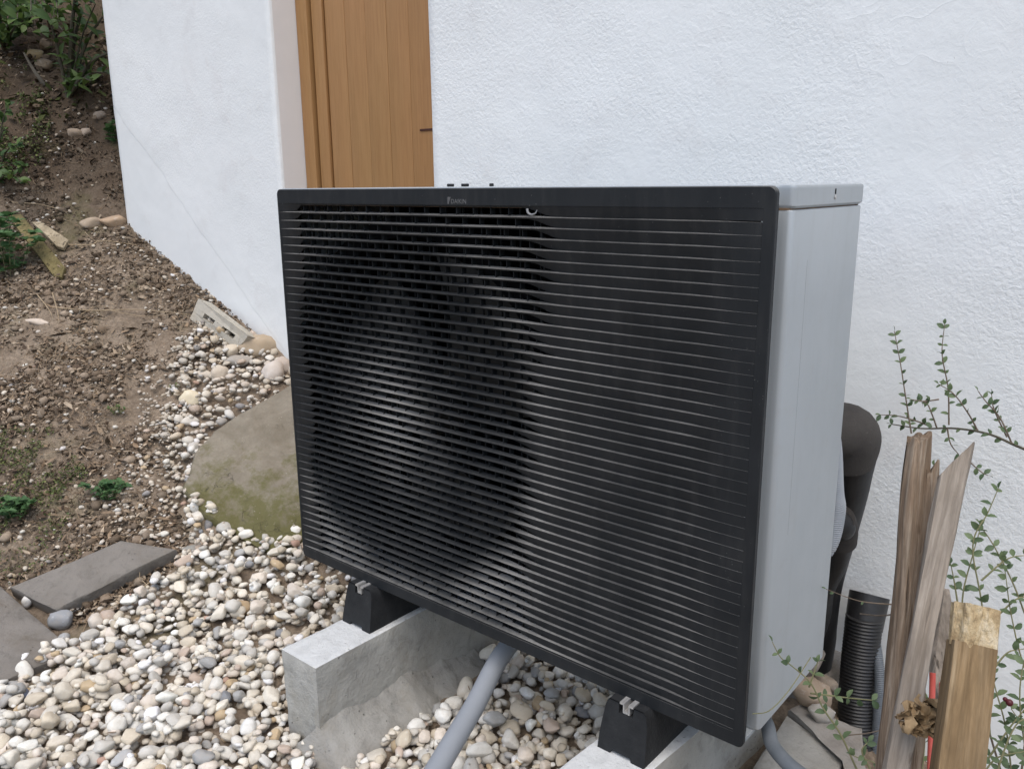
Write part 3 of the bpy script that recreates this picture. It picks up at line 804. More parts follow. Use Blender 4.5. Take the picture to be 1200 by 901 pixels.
grav = G([(-120, 830), (0, 795), (88, 762), (120, 735), (212, 668), (222, 640), (214, 600), (250, 595), (296, 622), (330, 628), (356, 612)]) + [(-.2, .55), (1.02, .50), (1.02, -.62), (.2, -.95), (-.6, -1.0), (-1.3, -.72)]
gbed = tag(from_py('gravel_bed', [(x, y, H(x, y)+.004) for x, y in grav], [tuple(range(len(grav)))], M['soil']), 'bed of pale rounded gravel around the concrete beams', None, None, 'structure')
bpy.data.objects.remove(gbed)
# gravel bed surface follows the land, 6 mm above it
def bed():
    xs = np.arange(-1.5, 1.12, .03); ys = np.arange(-1.1, .65, .03); idx = {}; vs = []; fs = []
    for i, x in enumerate(xs):
        for j, y in enumerate(ys):
            idx[i, j] = len(vs); vs.append((x, y, H(x, y)+.010))
    for i in range(len(xs)-1):
        for j in range(len(ys)-1):
            if inpoly(xs[i]+.015, ys[j]+.015, grav): fs.append((idx[i, j], idx[i+1, j], idx[i+1, j+1], idx[i, j+1]))
    used = sorted({k for f in fs for k in f}); mp = {k: n for n, k in enumerate(used)}
    o = from_py('gravel_bed', [vs[k] for k in used], [tuple(mp[k] for k in f) for f in fs], M['soil'])
    return tag(o, 'bed of pale rounded gravel around the concrete beams', None, None, 'structure')
gbed = bed()
CELL = .005
slab_o = G([(212, 575), (228, 532), (248, 505), (300, 472), (352, 446), (420, 440), (440, 560), (365, 622), (342, 640), (318, 646), (296, 634), (240, 606)])
scx, scy = sum(p[0] for p in slab_o)/12, sum(p[1] for p in slab_o)/12
slab_in = [(scx+(x-scx)*.93, scy+(y-scy)*.93) for x, y in slab_o]
GX0, GY0, NX, NY = -1.6, -1.2, 560, 400
hm = np.zeros((NX, NY))
for i in range(NX):
    for j in range(NY): hm[i, j] = H(GX0+i*CELL, GY0+j*CELL)+.004
def blocked(x, y, r_):
    if inpoly(x, y, slab_in): return True
    if .336 <= x < .43+.0*r_ and -.25 < y < .30: return True
    if .203-r_*.7 < x < .336+r_*.7 and -.221-r_*.7 < y < .46: return True
    if .96-r_*.7 < x < 1.13 and -.26-r_*.7 < y < .5: return True
    return False
pav_poly = [G2 for G2 in ([(p.x, p.y) for p in px_outline([(12, 689), (65, 713), (207, 644), (141, 632)], .0)], [(p.x, p.y) for p in px_outline([(-90, 628), (2, 692), (87, 758), (-2, 797), (-200, 862)], .0)])]
def drop(x, y, a, b, c, yaw, sink=.55):
    R_ = int(max(a, b)/CELL)+1; ci, cj = int((x-GX0)/CELL), int((y-GY0)/CELL)
    if ci-R_ < 0 or cj-R_ < 0 or ci+R_+1 > NX or cj+R_+1 > NY: return None
    sub = hm[ci-R_:ci+R_+1, cj-R_:cj+R_+1]
    ii, jj = np.mgrid[-R_:R_+1, -R_:R_+1]*CELL
    u = (ii*math.cos(yaw)+jj*math.sin(yaw))/a; v = (-ii*math.sin(yaw)+jj*math.cos(yaw))/b
    rho = u*u+v*v; inside = rho < 1
    if inside.sum() < 1: return None
    core = rho < .6
    base = (sub[core].mean() if core.any() else sub[R_, R_])*.55+sub[inside].max()*.45
    zc = base+c*sink
    top = np.where(inside, zc+c*np.sqrt(np.clip(1-rho, 0, 1)), -9)
    hm[ci-R_:ci+R_+1, cj-R_:cj+R_+1] = np.maximum(sub, top)
    return zc
stones = []
r_ = random.Random(3)
gx = [p[0] for p in grav]; gy = [p[1] for p in grav]
def scatter(n, lo, hi, poly, pw=1.0, lim=None, dirt=0.0, sink=.55, layer=0):
    xs_ = [p[0] for p in poly]; ys_ = [p[1] for p in poly]; c = 0; tries = 0; got = []
    while c < n and tries < n*12:
        tries += 1
        x, y = r_.uniform(min(xs_), max(xs_)), r_.uniform(min(ys_), max(ys_))
        if not inpoly(x, y, poly): continue
        s_ = lo+(hi-lo)*r_.random()**pw
        if blocked(x, y, s_) : continue
        if any(inpoly(x, y, pp) for pp in pav_poly): continue
        if lim:
            ok = True
            for (gx_, gy_, gs) in got[-400:]:
                if (gx_-x)**2+(gy_-y)**2 < ((gs+s_)*lim)**2: ok = False; break
            if not ok: continue
        a = s_*r_.uniform(1.0, 1.25); b = s_*r_.uniform(.78, 1.0); cc = s_*r_.uniform(.50, .85)
        yaw = r_.uniform(0, 6.283); z = drop(x, y, a, b, cc, yaw, sink)
        if z is None: continue
        got.append((x, y, s_)); stones.append((x, y, z, a, b, cc, yaw, layer, dirt)); c += 1
scatter(2600, .008, .015, grav, 1.0, dirt=.35)
scatter(2300, .011, .022, grav, 1.3, lim=.5, dirt=.05, layer=1, sink=.45)
scatter(1400, .007, .014, grav, 1.0, dirt=.05, layer=1, sink=.2)
scatter(850, .015, .029, grav, 1.5, lim=.74, dirt=.0, layer=2, sink=.25)
# stony strip along the slab and the wall foot
strip = G([(235, 625), (196, 560), (192, 500), (200, 440), (216, 400), (262, 385), (345, 400), (366, 455), (315, 488), (262, 520), (240, 550), (232, 590)])
fringe = G([(150, 640), (120, 600), (150, 540), (165, 450), (190, 385), (215, 345), (262, 385), (225, 430), (215, 520), (210, 610), (240, 650), (205, 680)])
uppr = G([(125, 250), (165, 245), (235, 320), (270, 365), (225, 400), (190, 360), (150, 310), (110, 280)])
scatter(420, .006, .012, strip, 1.0, dirt=.45)
scatter(300, .011, .027, strip, 1.3, lim=.78, dirt=.25, layer=2, sink=.35)
scatter(420, .004, .011, fringe, 1.3, dirt=.5, sink=.2)
scatter(60, .008, .016, fringe, 1.3, dirt=.3, sink=.2, layer=2)
scatter(240, .004, .013, uppr, 1.4, dirt=.4, sink=.2)
def score(s_):
    px, py, k = project((s_[0], s_[1], s_[2]))
    if not (-15 < px < 1215 and -10 < py < 915): return -1
    if s_[7] == 0: return -1
    # hidden behind the unit
    if px > 335 and py < 651+(px-356)*.44: return -1
    top = hm[int((s_[0]-GX0)/CELL), int((s_[1]-GY0)/CELL)]
    if top > s_[2]+s_[5]*1.15: return -1
    return (s_[3]+s_[4])/k
order = sorted(range(len(stones)), key=lambda i: -score(stones[i])); single = set(order[:300])
pile = Pile()
for i, (x, y, z, a, b, c, yaw, layer, dirt) in enumerate(stones):
    rm = Matrix.Rotation(yaw, 3, 'Z') @ Matrix.Rotation(r_.gauss(0, .28), 3, 'X') @ Matrix.Rotation(r_.gauss(0, .28), 3, 'Y')
    col = tone(r_, dirt)
    if i in single:
        me = r_.choice(PEB)
        if not me.materials: me.materials.append(M['pebble_obj'])
        o = bpy.data.objects.new('pebble', me); COL.objects.link(o); o.parent = gbed
        o.location = (x, y, z); o.rotation_euler = rm.to_euler(); o.scale = (a, b, c); o.color = col+(1,)
    else:
        S = rm @ Matrix.Diagonal((a, b, c))
        pile.add(r_.choice(PEBL if max(a, b) > .0085 else PEBX), S, (x, y, z), col)
for _ in range(3200):
    x, y = r_.uniform(min(gx), max(gx)), r_.uniform(min(gy), max(gy))
    if not inpoly(x, y, grav) or blocked(x, y, .01) or any(inpoly(x, y, pp) for pp in pav_poly): continue
    i0, j0 = int((x-GX0)/CELL), int((y-GY0)/CELL)
    loc_ = hm[i0-2:i0+3, j0-2:j0+3]
    if hm[i0, j0] > loc_.min()+.006: continue
    s_ = r_.uniform(.002, .0055); pile.add(r_.choice(PEBX), rotm(r_) @ Matrix.Diagonal((s_*1.2, s_, s_*.8)), (x, y, hm[i0, j0]+s_*.3), tone(r_, r_.uniform(.1, .7)))
o = pile.build('small_pebbles', M['pebble_stuff'], gbed); o['kind'] = 'stuff'

# named larger stones lying on the bank
def rock(name, px, py, w_px, h_px, flat, col, label, cat='stone', group=None, yaw=0.0, seed=0, off=0.0, tilt=0.0, mesh=None):
    p = at(px, py); k = (p-CAM).dot(FW); a = w_px/2*k/FPX; hgt = h_px*k/FPX
    me = stone_mesh(name, seed+200, 3, -.1, .10); me.materials.append(M['pebble_obj'])
    o = bpy.data.objects.new(name, me); COL.objects.link(o)
    o.location = p+Vector((0, 0, hgt*flat*.12+off)); o.rotation_euler = (tilt, 0, YAW+yaw); o.scale = (a*1.08, hgt*.62, hgt*flat); o.color = col+(1,)
    return tag(o, label, cat, group)
gs = 'larger stones on the bank'
rock('stone', 303, 409, 46, 30, .55, (.40, .31, .21), 'large tan boulder against the white wall, right of the hollow block', group=gs, seed=1)
rock('flat_stone', 279, 424, 38, 17, .42, (.33, .30, .26), 'flat lens shaped grey stone leaning in front of the tan boulder', group=gs, seed=2)
rock('stone', 320, 440, 27, 27, .62, (.56, .50, .44), 'round pinkish white stone at the upper edge of the mossy slab', group=gs, seed=3)
rock('stone', 331, 430, 26, 20, .6, (.46, .39, .33), 'brownish pink stone squeezed between wall, round stone and unit', group=gs, seed=4)
rock('stone', 272, 412, 20, 18, .6, (.60, .52, .40), 'small cream stone left of the tan boulder', group=gs, seed=5)
rock('stone', 224, 469, 26, 20, .55, (.66, .58, .42), 'yellowish cream stone beside the tiny green weed', group=gs, seed=6)
rock('stone', 237, 440, 26, 12, .5, (.52, .46, .38), 'long pale stone above the yellowish cream one', group=gs, seed=7)
rock('stone', 259, 442, 19, 22, .6, (.52, .45, .36), 'angular beige stone standing upright in the stony strip', group=gs, seed=8)
rock('stone', 221, 495, 24, 15, .5, (.60, .56, .49), 'whitish flat stone at the left edge of the mossy slab', group=gs, seed=9)
rock('stone', 228, 528, 17, 17, .6, (.50, .48, .44), 'grey white stone touching the left corner of the mossy slab', group=gs, seed=10)
rock('stone', 232, 606, 24, 17, .6, (.72, .68, .60), 'white lumpy stone below the left corner of the mossy slab', group=gs, seed=11)
rock('stone', 245, 616, 14, 14, .6, (.14, .145, .155), 'small slate grey stone below the mossy slab', group=gs, seed=12)
rock('stone', 134, 262, 32, 22, .45, (.40, .28, .18), 'orange brown flat stone at the foot of the wall corner', group=gs, seed=13)
rock('stone', 110, 263, 30, 17, .45, (.36, .28, .20), 'elongated brown stone tilted left of the orange brown stone', group=gs, yaw=.9, seed=14)
rock('stone', 42, 378, 36, 11, .4, (.56, .47, .38), 'pale pinkish stone chip on bare soil left of the dry stalks', group=gs, yaw=-.3, seed=15)
rock('stone', 42, 65, 20, 12, .6, (.38, .29, .16), 'yellow brown stone in the upper bank, left of a pair', group=gs, seed=16)
rock('stone', 53, 53, 14, 12, .6, (.24, .18, .12), 'dull brown stone topmost on the upper bank', group=gs, seed=17)
rock('stone', 53, 78, 22, 13, .6, (.21, .155, .10), 'dark brown stone under the yellow brown one on the upper bank', group=gs, seed=18)
rock('stone', 117, 136, 16, 12, .6, (.28, .22, .17), 'grey brown stone beside the house corner under the bushes', group=gs, seed=19)
rock('stone', 88, 157, 18, 12, .6, (.36, .27, .19), 'tan stone on dark soil below the bushes', group=gs, seed=20)
rock('stone', 101, 156, 11, 11, .6, (.42, .33, .25), 'small pinkish stone right of the tan stone below the bushes', group=gs, seed=21)
rock('stone', 22, 823, 24, 18, .62, (.105, .135, .20), 'blue grey pebble in the gravel under the wide paver', group=gs, seed=22, off=.018)
rock('stone', 34, 708, 14, 14, .65, (.72, .70, .66), 'round white pebble in the gap between both pavers', group=gs, seed=23, off=.01)
rock('stone', 72, 731, 28, 20, .6, (.27, .285, .30), 'dark grey veined stone at the corner of the narrow paver', group=gs, seed=24, off=.012)
rock('stone', 228, 646, 26, 12, .35, (.25, .245, .22), 'flat grey stone chip right of the narrow paver', group=gs, seed=25, off=.01)
rock('stone', 282, 724, 34, 18, .6, (.40, .29, .17), 'long ochre brown stone lying in the gravel left of the concrete beam', group=gs, yaw=-.4, seed=26, off=.03)

# hollow block at the wall foot
def hollow_block():
    root = thing('hollow_block', 'broken grey hollow block with two slots at the foot of the white wall', 'hollow block')
    A, B = onY(233, 350, .69), onY(291, 393, .69); C_, D = at(222, 374, .002), at(276, 411, .002)
    ax = (B-A).normalized(); L = (B-A).length
    nn = (B-A).cross(C_-A).normalized()
    if nn.y > 0: nn = -nn
    hgt = 1.0; th = .07; bm = bmesh.new()
    def bar(u0, u1, v0, v1, d0=0.0, d1=th):
        q = [A.lerp(B, u/L).lerp(C_.lerp(D, u/L), v)-nn*d for d in (d0, d1) for u, v in ((u0, v0), (u1, v0), (u1, v1), (u0, v1))]
        vv = [bm.verts.new(p+Vector((fbm(p*30, 3), fbm(p*30+Vector((4, 0, 0)), 3), fbm(p*30+Vector((8, 0, 0)), 3)))*.003) for p in q]
        for f in ((0, 1, 2, 3), (7, 6, 5, 4), (0, 4, 5, 1), (1, 5, 6, 2), (2, 6, 7, 3), (3, 7, 4, 0)): bm.faces.new([vv[i] for i in f])
    s1 = (.20, .42, .38, .56); s2 = (.58, .84, .38, .56)
    us = [0, s1[0]*L, s1[1]*L, s2[0]*L, s2[1]*L, L]
    v0, v1 = .36*hgt, .60*hgt
    bar(0, L, 0, v0); bar(0, L, v1, hgt, .001)
    bar(us[0], us[1], v0, v1, .0005); bar(us[2], us[3], v0, v1, .0005); bar(us[4], us[5], v0, v1, .0005)
    bar(us[1], us[2], v0, v1, .05, th); bar(us[3], us[4], v0, v1, .05, th)
    bmesh.ops.recalc_face_normals(bm, faces=bm.faces[:])
    o = from_bm('block_body', bm, M['hollow'], root, None)
hollow_block()

# ------------------------------------------------------------------ litter, twigs
def flake(name, s):
    r = random.Random(s); n = 5
    vs = [(0, 0, .12)]+[(math.cos(k*2*math.pi/n)*r.uniform(.6, 1.1), math.sin(k*2*math.pi/n)*r.uniform(.3, .7), r.uniform(-.2, .2)) for k in range(n)]
    me = bpy.data.meshes.new(name); me.from_pydata(vs, [], [(0, k+1, (k+1) % n+1) for k in range(n)]); me.update(); return me
FL = [flake('flake', s) for s in range(8)]
bank = G([(-60, 700), (-60, 60), (140, 60), (165, 240), (235, 325), (300, 385), (228, 440), (205, 520), (212, 600), (235, 655), (180, 690), (100, 735), (10, 690)])
bx0, bx1 = min(p[0] for p in bank), max(p[0] for p in bank); by0, by1 = min(p[1] for p in bank), max(p[1] for p in bank)
lt = Pile(); cl = Pile(); st = Pile(); r2 = random.Random(11)
LT = [(.34, .26, .18), (.24, .175, .12), (.15, .11, .075), (.46, .37, .27), (.28, .20, .13), (.10, .07, .05)]
def bank_pt(far=False):
    while True:
        # denser towards the camera so that the cover reads evenly
        x, y = r2.uniform(bx0, bx1), r2.uniform(by0, by1)
        if inpoly(x, y, bank):
            d = math.hypot(x-CAM.x, y-CAM.y)
            if r2.random() < (2.3/d)**1.2 and fbm(Vector((x*3.2, y*3.2, 4)), 3) > r2.uniform(-.5, .28): return x, y
for _ in range(12000):
    x, y = bank_pt(); s_ = r2.uniform(.003, .0105)*(1+.9*(r2.random() < .14)); z = H(x, y)+r2.uniform(.0, .012)
    S = Matrix.Rotation(r2.uniform(0, 6.28), 3, 'Z') @ Matrix.Rotation(r2.gauss(0, .5), 3, 'X') @ Matrix.Rotation(r2.gauss(0, .5), 3, 'Y') @ Matrix.Diagonal((s_*r2.uniform(1, 2.2), s_, s_))
    j = r2.uniform(.7, 1.2)*(1-.55*sstep(-.5, .2, H(x, y))); lt.add(r2.choice(FL), S, (x, y, z), [c*j for c in r2.choice(LT)])
for _ in range(260):
    x, y = r2.uniform(min(gx), max(gx)), r2.uniform(min(gy), max(gy))
    if not inpoly(x, y, grav) or blocked(x, y, .01): continue
    if r2.random() > .25+.75*sstep(-.35, .25, y-.6*x-.35): continue
    s_ = r2.uniform(.004, .010); z = hm[int((x-GX0)/CELL), int((y-GY0)/CELL)]+.002
    S = rotm(r2) @ Matrix.Diagonal((s_*r2.uniform(1, 2.5), s_*.7, s_)); lt.add(r2.choice(FL), S, (x, y, z), r2.choice(LT))
tag(lt.build('leaf_litter', M['litter'], None, None), 'dry brown leaf bits and chips strewn over the earth bank and gravel', 'leaf litter', None, 'stuff')
for _ in range(5200):
    x, y = bank_pt(); s_ = r2.uniform(.0025, .009)*(1+1.8*(r2.random() < .10)); z = H(x, y)+r2.uniform(-.002, .008)
    S = rotm(r2) @ Matrix.Diagonal((s_*1.2, s_, s_*.8)); j = r2.uniform(.65, 1.2)*(1-.6*sstep(-.5, .2, H(x, y)))
    cl.add(r2.choice(PEBX), S, (x, y, z), [c*j for c in r2.choice([(.24, .185, .135), (.18, .135, .095), (.30, .24, .18)])])
tag(cl.build('soil_crumbs', M['litter'], None, 60), 'loose crumbs of brown soil over the earth bank', 'soil', None, 'stuff')
for _ in range(1500):
    x, y = bank_pt(); s_ = .0025+.0115*r2.random()**2.6; z = H(x, y)+s_*.4
    S = rotm(r2) @ Matrix.Diagonal((s_*1.25, s_, s_*.7))
    c = tone(r2, .15+.55*r2.random()); st.add(r2.choice(PEBX), S, (x, y, z), c)
tag(st.build('scattered_stones', M['pebble_stuff'], None), 'small pale stones scattered over the earth bank', 'stones', None, 'stuff')
tw = bmesh.new()
def twig_pts(x, y, L, a, lift=.006, curv=.3):
    n = 6; out = []; cx, cy = x, y
    for k in range(n):
        out.append(Vector((cx, cy, H(cx, cy)+lift+.004*math.sin(k*1.7+x*50)))); cx += math.cos(a)*L/n; cy += math.sin(a)*L/n; a += r2.gauss(0, curv)
    return out
for _ in range(620):
    x, y = bank_pt(); tube('t', twig_pts(x, y, r2.uniform(.03, .16), r2.uniform(0, 6.28)), r2.uniform(.0006, .0016), None, seg=4, bm=tw)
tag(from_bm('fine_twigs', tw, mottled('straw_twig', [(.3, (.14, .095, .06)), (.7, (.34, .25, .16))], scale=30), None, 60), 'thin dry twigs lying all over the earth bank', 'twigs', None, 'stuff')
def stalk(pts_px, r0, label, mat='stalk', branches=(), lift=.012):
    ps = spline([at(x, y)+Vector((0, 0, lift)) for x, y in pts_px], 6)
    bm = bmesh.new(); tube('s', ps, lambda t: r0*(1-.6*t), None, seg=7, bm=bm)
    for br in branches: tube('b', spline([at(x, y)+Vector((0, 0, lift)) for x, y in br], 5), lambda t: r0*.6*(1-.6*t), None, seg=6, bm=bm)
    return tag(from_bm('dry_stalk', bm, M['straw'], None, 60), label, 'twig', 'long dry stalks on the bank')
M['straw'] = mottled('dry_straw', [(.3, (.24, .175, .105)), (.7, (.42, .33, .22))], scale=40)
stalk([(62, 363), (110, 367), (160, 366), (225, 372)], .0032, 'long pale dry stalk lying across the bare soil', branches=[[(95, 372), (115, 362), (140, 367)], [(130, 367), (170, 374), (200, 371)]])
stalk([(44, 350), (58, 368), (63, 380)], .0028, 'short dry stalk sticking up left of the crossing one', lift=.02)
stalk([(62, 348), (68, 370), (70, 385)], .0028, 'short dry stalk standing at the left end of the long one', lift=.02)
stalk([(62, 289), (105, 290), (120, 285), (160, 290)], .0035, 'long forked dry branch below the boards and the brown stones', branches=[[(100, 275), (110, 284), (135, 290)]])
stalk([(14, 240), (50, 243), (80, 252)], .0028, 'thin dry stalk lying above the mossy board')
stalk([(182, 688), (150, 712), (120, 726)], .0026, 'tan stalk crossing the gravel below the narrow paver', lift=.03, branches=[[(165, 672), (165, 690)], [(168, 690), (180, 702), (188, 712)]])

# boards on the bank
o = slab('plank', px_outline([(10, 252), (24, 250), (42, 272), (76, 313), (72, 324), (62, 322), (44, 298), (22, 270)], .02), .022, M['wood_moss'], amp=.004, edge=.003, seed=21, eamp=.002, n=60)
tag(o, 'long mossy olive board lying down the bank behind the nettles', 'board', 'old boards on the bank')
o = slab('plank', px_outline([(37, 260), (48, 259), (80, 281), (74, 290), (66, 288), (52, 274)], .03), .018, M['wood_pale'], amp=.003, edge=.003, seed=25, eamp=.002, n=60)
tag(o, 'short pale board lying beside the long mossy board', 'board', 'old boards on the bank')

# ------------------------------------------------------------------ plants
def leaf_mesh(name, kind):
    if kind == 'oval': prof = [(0, .02), (.18, .20), (.45, .30), (.75, .22), (1, .02)]
    elif kind == 'long': prof = [(0, .03), (.15, .12), (.4, .17), (.7, .12), (1, .01)]
    else:
        prof = [(0, .05), (.08, .26), (.16, .27), (.22, .36), (.32, .33), (.38, .38), (.50, .29), (.56, .31), (.68, .19), (.74, .20), (.88, .07), (1, .01)]
    vs = []; fs = []
    for t, w_ in prof: z = .16*math.sin(t*2.4)-.12*t; vs += [(t, -w_, z+.25*w_), (t, 0, z), (t, w_, z+.25*w_)]
    for k in range(len(prof)-1):
        a = k*3; fs += [(a, a+3, a+4, a+1), (a+1, a+4, a+5, a+2)]
    me = bpy.data.meshes.new(name); me.from_pydata(vs, [], fs); me.update(); shade(me, 180); return me
LM = {k: leaf_mesh('leaf', k) for k in ('oval', 'long', 'nettle')}
def leafcopy(kind, mat):
    me = LM[kind].copy(); me.materials.append(mat); return me
def put_leaf(me, parent, p, direction, size, r, up=Vector((0, 0, 1)), wide=1.0):
    x = direction.normalized(); y = up.cross(x)
    if y.length < .05: y = Vector((1, 0, 0)).cross(x)
    y.normalize(); z = x.cross(y)
    mm = Matrix((x*size, y*size*wide, z*size)).transposed().to_4x4() @ Matrix.Rotation(r.gauss(0, .35), 4, 'X'); mm.translation = p
    o = bpy.data.objects.new('leaf', me); COL.objects.link(o); o.parent = parent; o.matrix_local = mm; return o
def sprig(root, pts, r0, me, size, r, step=.014, mat=None, pair=True, start=.05):
    ps = spline(pts, 7); tube('branch', ps, lambda t: r0*(1-.7*t)+.0003, mat or M['stem'], root, seg=6)
    acc = 0; last = 0; L = sum((b-a).length for a, b in zip(ps, ps[1:])); side = 1
    for a, b in zip(ps, ps[1:]):
        acc += (b-a).length
        if acc-last < step or acc < L*start: continue
        last = acc; t = (b-a).normalized()
        for s_ in ((1, -1) if pair else (side,)):
            if r.random() < .12: continue
            sv = t.cross(Vector((r.gauss(0, .5), r.gauss(0, .5), r.gauss(0, .5)))+CAM-b).normalized()*s_
            dr = sv+t*r.uniform(.2, .9)+Vector((r.gauss(0, .25), r.gauss(0, .25), r.gauss(0, .25)))
            put_leaf(me, root, b, dr, size*r.uniform(.65, 1.2), r, (CAM-b).normalized()+Vector((0, 0, .8))+Vector((r.gauss(0, .4), r.gauss(0, .4), r.gauss(0, .4))))
        side = -side
    put_leaf(me, root, ps[-1], ps[-1]-ps[-2], size*.8, r)
rl = random.Random(21); ml = leafcopy('oval', M['leaf_small'])
def br(pp, d0, d1=None):
    d1 = d0 if d1 is None else d1; n = len(pp)-1
    return [P(x, y, d0+(d1-d0)*i/n) for i, (x, y) in enumerate(pp)]
sh = thing('shrub', 'arching shrub branch with small oval leaves against the white wall above the stakes', 'shrub')
arch = br([(1290, 560), (1200, 526), (1160, 509), (1120, 502), (1080, 502), (1045, 497)], 1.60, 1.85)
sprig(sh, arch, .0032, ml, .015, rl, .026, M['stem_dark'])
for pp, d in (([(1068, 508), (1062, 470), (1055, 425), (1048, 388)], 1.8), ([(1112, 498), (1111, 455), (1104, 415), (1107, 380)], 1.75),
              ([(1146, 505), (1135, 485), (1118, 462), (1100, 450)], 1.72), ([(1186, 520), (1172, 490), (1155, 470), (1146, 458)], 1.68),
              ([(1180, 512), (1165, 480), (1162, 462)], 1.7), ([(1098, 502), (1092, 485), (1085, 472), (1068, 468)], 1.8),
              ([(1110, 502), (1114, 520), (1124, 533)], 1.72), ([(1092, 500), (1070, 492), (1050, 487), (1032, 486)], 1.82),
              ([(1100, 468), (1085, 470), (1072, 470)], 1.8)):
    sprig(sh, br(pp, d), .0017, ml, .0155, rl, .017)
for pp, d in (([(1088, 590), (1092, 560), (1094, 545)], 1.5), ([(1135, 540), (1150, 553), (1158, 557)], 1.6)):
    sprig(sh, br(pp, d), .0012, ml, .013, rl, .016)
sh2 = thing('shrub', 'bushy green shrub with small leaves filling the lower right corner behind the tan stake', 'shrub')
base = P(1190, 960, 1.5)
for pp, d in (([(1160, 860), (1152, 720), (1140, 640), (1158, 600), (1170, 572)], 1.45), ([(1215, 760), (1190, 690), (1165, 640), (1148, 615)], 1.5),
              ([(1130, 760), (1128, 700), (1140, 650), (1148, 622)], 1.5), ([(1230, 850), (1200, 780), (1185, 720), (1178, 670)], 1.45),
              ([(1150, 900), (1185, 850), (1215, 815)], 1.4), ([(1190, 960), (1180, 860), (1165, 800), (1160, 760)], 1.42),
              ([(1210, 930), (1195, 820), (1205, 750)], 1.4), ([(1140, 930), (1165, 890), (1200, 880)], 1.38), ([(1200, 960), (1215, 880), (1185, 830)], 1.4),
              ([(1072, 960), (1083, 880), (1084, 820)], 1.5), ([(1122, 705), (1118, 680), (1114, 660)], 1.5), ([(1160, 790), (1180, 765), (1200, 760)], 1.45),
              ([(1160, 960), (1170, 900), (1190, 850), (1210, 840)], 1.36), ([(1170, 720), (1195, 700), (1215, 705)], 1.48), ([(1150, 680), (1180, 655), (1205, 650)], 1.5)):
    sprig(sh2, br(pp, d), .0016, ml, .0175, rl, .0185, M['stem_green'])
stems = [[P(1190, 960, 1.45), P(1160, 860, 1.45)], [P(1225, 1010, 1.45), P(1230, 850, 1.45)], [base, P(1215, 760, 1.5)]]
for s_ in stems:
    q = s_[0].copy(); q.z = H(q.x, q.y); tube('branch', [q, s_[0], s_[1]], .002, M['stem'], sh2, seg=6)
bm = bmesh.new(); bmesh.ops.create_icosphere(bm, subdivisions=2, radius=.006, matrix=Matrix.Translation(P(1183, 823, 1.38)))
bmesh.ops.create_icosphere(bm, subdivisions=2, radius=.004, matrix=Matrix.Translation(P(1178, 819, 1.385)))
from_bm('berry', bm, M['berry'], sh2, 180)
sh3 = thing('trailing_sprig', 'thin trailing sprig with pale leaves before the casing bottom and black ribbed pipe', 'plant')
for pp, d, d2 in (([(1004, 901), (985, 860), (965, 830), (950, 800), (928, 780), (915, 770), (905, 752)], 1.42, 1.45), ([(950, 812), (975, 815), (1000, 818), (1022, 820)], 1.44, 1.46),
                  ([(948, 805), (955, 785), (958, 775)], 1.44, 1.44), ([(1008, 945), (1030, 900), (1000, 885)], 1.4, 1.4), ([(1020, 901), (1010, 880), (1018, 868)], 1.4, 1.4)):
    sprig(sh3, br(pp, d, d2), .0015, ml, .0165, rl, .022, M['stem_green'], start=.02)
sprig(sh3, br([(1046, 708), (1020, 706), (1000, 702), (968, 690)], 1.62, 1.66), .0012, ml, .012, rl, .05, M['stem'])
tube('branch', spline(br([(950, 770), (925, 808), (902, 832), (882, 836)], 1.44, 1.36), 6), .0009, M['stem_green'], sh3, seg=5)
tube('branch', spline(br([(985, 862), (1020, 858), (1048, 850)], 1.44, 1.40), 6), .0010, M['stem'], sh3, seg=5)
q = P(1004, 901, 1.42); tube('branch', [Vector((q.x, q.y+.05, -1.2)), q+Vector((0, .02, -.1)), q], .0015, M['stem_green'], sh3, seg=6)

mn = leafcopy('nettle', M['leaf_nettle'])
def weed(px, py, wpx, hpx, n, label, size, me=mn, name='nettle', stems=5, cat='plant', spread=1.0):
    p = at(px, py); k = (p-CAM).dot(FW); a = wpx/2*k/FPX; h = hpx*k/FPX
    root = thing(name, label, cat); r = random.Random(int(px*7+py))
    for s_ in range(stems):
        an = s_*2.4+r.random(); rad = a*r.uniform(.1, .75)
        b0 = p+Vector((math.cos(an)*rad*.4, math.sin(an)*rad*.4, 0)); b0.z = H(b0.x, b0.y)
        tp = p+Vector((math.cos(an)*rad, math.sin(an)*rad, h*r.uniform(.5, 1.0))); ps = spline([b0, (b0+tp)/2+Vector((0, 0, h*.1)), tp], 4)
        tube('stem', ps, .0012, M['stem_green'], root, seg=5)
        for lvl in range(1, len(ps)-1, 2):
            for t in range(2):
                if n <= 0: break
                a2 = an+lvl*1.57+t*3.14+r.gauss(0, .3)
                put_leaf(me, root, ps[lvl], Vector((math.cos(a2), math.sin(a2), .15)), size*r.uniform(.6, .9), r)
        for t in range(max(3, n//stems)):
            a2 = t*2.4+r.random(); put_leaf(me, root, ps[-1], Vector((math.cos(a2), math.sin(a2), r.uniform(-.1, .5))), size*r.uniform(.6, 1.15), r)
    return root
weed(8, 318, 100, 64, 80, 'big nettle clump at the left edge in front of the mossy board', .062, stems=16)
weed(126, 582, 66, 18, 44, 'small nettle clump growing on soil right of its neighbour', .032, stems=12)
weed(18, 606, 66, 22, 40, 'low nettle clump at the left edge of the photo above the pavers', .036, stems=12)
mg = leafcopy('long', M['leaf_grass'])
weed(205, 462, 14, 12, 18, 'tiny green weed beside the yellowish cream stone', .014, mg, 'weed', 4)
weed(138, 484, 34, 10, 22, 'sparse grassy weed on bare soil left of the stony strip', .018, mg, 'weed', 6)
weed(132, 168, 16, 24, 16, 'small leafy plant against the house corner', .05, mn, 'weed', 4)
weed(230, 800, 1, 1, 0, 'x', .01, mg, 'weed', 0) if False else None
